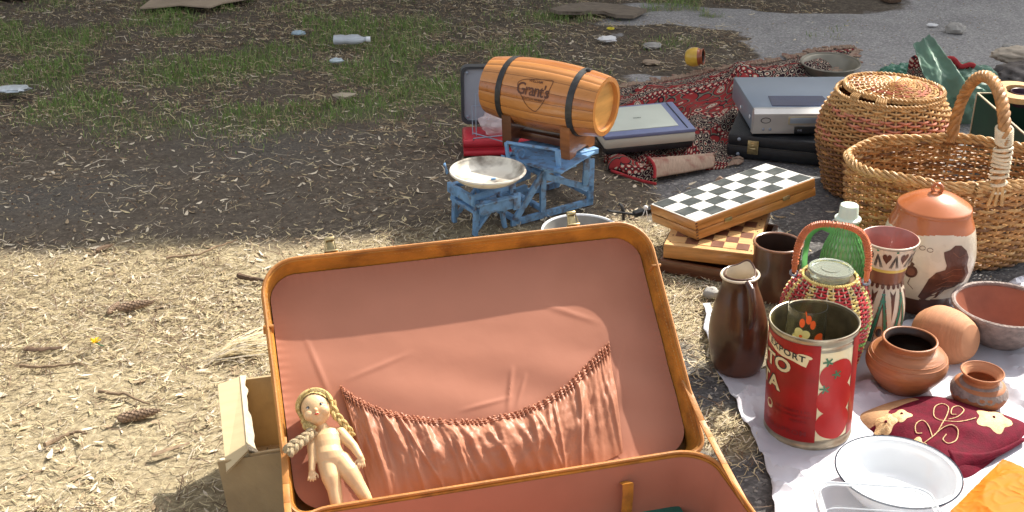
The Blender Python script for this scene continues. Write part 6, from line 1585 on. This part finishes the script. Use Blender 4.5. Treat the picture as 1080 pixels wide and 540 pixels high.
def bottle(px, py, yaw):
    g = G(px, py); t = thing('plastic_bottle', 'crushed clear plastic bottle lying in the grass', 'bottle', g+Vector((0, 0, .012)), yaw)
    mb = MB(); n_ = 24; L_ = .135; loops = []
    for x, r in ((0, .010), (.003, .022), (.03, .024), (.05, .020), (.07, .024), (.095, .023), (.112, .014), (.12, .010), (L_, .010)):
        loops.append([(x-.06, r*math.cos(2*math.pi*j/n_)*1.1, .012+r*.75*math.sin(2*math.pi*j/n_)+.002*math.sin(j*3+x*90)) for j in range(n_)])
    loft(mb, loops); mb.build('body', M('crushed_clear_plastic', (.62, .66, .70), .15, .1, 30, .4, alpha=.75), t)
    mb = MB(); loft(mb, [[(x-.06, .012*math.cos(2*math.pi*j/16), .012+.011*math.sin(2*math.pi*j/16)) for j in range(16)] for x in (L_-.006, L_+.010)]); mb.build('cap', white_enamel, t)
bottle(368, 48, R(3))
def litterbit(px, py, r, mat, name, label, cat, sd, s_=(1.3, .9, .4)):
    mb = MB(); crumple(mb, (0, 0, r*.4), r, s_, 18, .4, seed=sd); z_ = hgt(*G(px, py)[:2]); tag(mb.build(name, mat, loc=G(px, py)+Vector((0, 0, max(z_, 0))), sharp=20), label, cat)
litterbit(640, 44, .028, cloth_w, 'paper_scrap', 'crumpled white paper scrap near the top centre', 'paper', 2)
litterbit(15, 99, .045, M('foil_wrapper', (.62, .68, .72), .3, .2, 60, .5, metal=.3), 'foil_wrapper', 'pale bluish wrapper lying at the far left of the shaded soil', 'wrapper', 6, (1.3, .8, .2))
litterbit(315, 37, .022, M('pale_blue_paper', (.35, .45, .52), .6, .2), 'blue_wrapper', 'small pale blue wrapper left of the plastic bottle', 'wrapper', 7)
litterbit(355, 66, .020, M('pale_blue_paper_light', (.5, .58, .62), .6, .2), 'paper_ball', 'little bluish paper ball below the plastic bottle', 'paper', 10)
litterbit(1007, 34, .034, stonem, 'stone', 'light rounded stone on the grey asphalt at the top right', 'stone', 13, (1.2, 1, .7))
litterbit(1063, 51, .018, stonem, 'stone', 'small grey stone near the right edge of the asphalt', 'stone', 14, (1.2, 1, .6))
litterbit(983, 28, .016, cloth_w, 'paper_scrap', 'tiny white scrap beside the light rounded stone', 'paper', 15)
litterbit(363, 104, .026, M('dry_leaf_big', (.42, .35, .26), .8, .2), 'dry_leaf', 'curled pale dry leaf on shaded soil left of the barrel', 'leaf', 16, (1.4, .8, .35))
litterbit(688, 51, .026, stonem, 'stone', 'pale stone on the asphalt patch beyond the rug', 'stone', 17, (1.4, 1, .5))
litterbit(686, 68, .022, M('dry_leaf_brown', (.36, .27, .19), .8, .2), 'dry_leaf', 'brown dry leaf just left of the tiny yellow pot', 'leaf', 18, (1.5, .9, .4))
mb = MB(); c = G(644, 33); tube(mb, [(c.x+.013*math.cos(i*.6), c.y+.013*math.sin(i*.6), .012) for i in range(10)], .003, 6, closed=True); tag(mb.build('plastic_ring', yellow), 'small yellow plastic ring in the grass', 'ring')
# dandelion
g = G(102, 369); t = thing('dandelion', 'single yellow dandelion flower on the sunlit straw', 'flower', g)
mb = MB(); rr = random.Random(3)
for k in range(60):
    a = rr.uniform(0, 6.28); L_ = rr.uniform(.004, .013); mb.add([(0, 0, .018), (L_*math.cos(a-.15), L_*math.sin(a-.15), .020+rr.uniform(0, .006)), (L_*math.cos(a+.15), L_*math.sin(a+.15), .020+rr.uniform(0, .006))], [(0, 1, 2)])
mb.build('petals', M('dandelion_yellow', (.85, .62, .02), .5, .1), t, smooth=False)
mb = MB(); tube(mb, [(0, 0, .018), (.004, .006, .010), (.012, .012, .002)], .0014, 6); mb.build('stem', leafp, t)
# cones
def cone(px, py, L_, yaw, label):
    g = G(px, py); mb = MB(); r0 = L_*.16
    for k in range(90):
        t_ = k/89; a = k*2.39996; r = r0*(.35+math.sin(math.pi*min(1, t_*.9+.1))**.7*.75)*(1-.35*t_); x = (t_-.5)*L_
        ca_, sa_ = math.cos(a), math.sin(a); ct_, w_ = r*.95, r*.42
        d_ = Vector((0, ca_, sa_)); s_ = Vector((0, -sa_, ca_)); c = Vector((x, 0, r0*1.0))
        p1 = c+d_*ct_*.5-Vector((L_*.03, 0, 0)); p2 = c+d_*ct_+Vector((L_*.075, 0, 0))
        mb.add([p1-s_*w_, p1+s_*w_, p2+s_*w_*.7, p2+Vector((L_*.02, 0, 0)), p2-s_*w_*.7, c+d_*ct_*1.08+Vector((L_*.03, 0, 0))], [(0, 1, 5), (1, 2, 5), (2, 3, 5), (3, 4, 5), (4, 0, 5)])
    tube(mb, [(-L_*.5, 0, r0), (0, 0, r0), (L_*.48, 0, r0)], [r0*.3, r0*.75, r0*.2], 8)
    o = mb.build('spruce_cone', conem, loc=g, rz=yaw, smooth=False); tag(o, label, 'cone', 'spruce cones in the straw'); return o
cone(147, 443, .075, R(22), 'brown spruce cone lying left of the cardboard box')
cone(143, 327, .075, R(25), 'right one of two grey brown spruce cones in the straw')
cone(120, 328, .05, R(80), 'stubby upright tilted spruce cone touching the right one')
cone(110, 264, .045, R(50), 'dark spruce cone at the edge of the big shadow')
# twigs and bark
def twig(pts, r, label, mat=twigm, flat=1):
    g = G(*pts[0]); P = []
    for i, q in enumerate(pts): z = q[2] if len(q) > 2 else .008; P.append(G(q[0], q[1], z)-g)
    Q = []
    for i in range(len(P)-1):
        for k in range(5): v_ = P[i].lerp(P[i+1], k/5); Q.append(v_+Vector((random.gauss(0, .0015), random.gauss(0, .0015), random.gauss(0, .0006))))
    Q.append(P[-1]); n_ = len(Q); mb = MB(); tube(mb, Q, [r*(1-.6*i/n_) for i in range(n_)], 7, flat=flat); o = mb.build('twig', mat, loc=(g.x, g.y, 0)); tag(o, label, 'twig', 'twigs lying on the sunlit straw'); return o
twig([(176, 272), (210, 268), (235, 258), (250, 253)], .0032, 'long pale twig along the edge of the big shadow')
twig([(105, 412), (130, 416), (158, 426)], .0040, 'dark bent twig above the spruce cone')
twig([(45, 470), (62, 462), (80, 455), (92, 457)], .0050, 'forked dry twig low on the left')
twig([(252, 291), (265, 294), (282, 296)], .0075, 'short thick dark twig just left of the suitcase lid corner', barkm)
twig([(20, 386), (50, 387), (82, 383)], .0040, 'thin grey twig left of the dandelion')
twig([(25, 368), (45, 369), (65, 366)], .0085, 'brown bark sliver at the left edge of the straw', barkm, .5)
twig([(160, 480), (180, 474), (200, 467)], .0060, 'grey bark strip above the suitcase shadow', twigm, .4)
mb = MB(); g = G(218, 382)                              # a sheaf of dry grass by the lid
for k in range(70):
    a = G(218+random.gauss(0, 3), 382+random.gauss(0, 2)); b = G(282+random.gauss(0, 6), 362+random.gauss(0, 7), random.uniform(0, .03)); m_ = a.lerp(b, .5)+Vector((random.gauss(0, .006), random.gauss(0, .006), random.uniform(.004, .02)))
    tube(mb, [a-g, m_-g, b-g], .0011, 3, random.choice((0, 0, 1)))
tag(mb.build('dry_grass_sheaf', [lit_c, lit_a], loc=g), 'sheaf of dry yellow grass lying against the suitcase', 'dry grass')
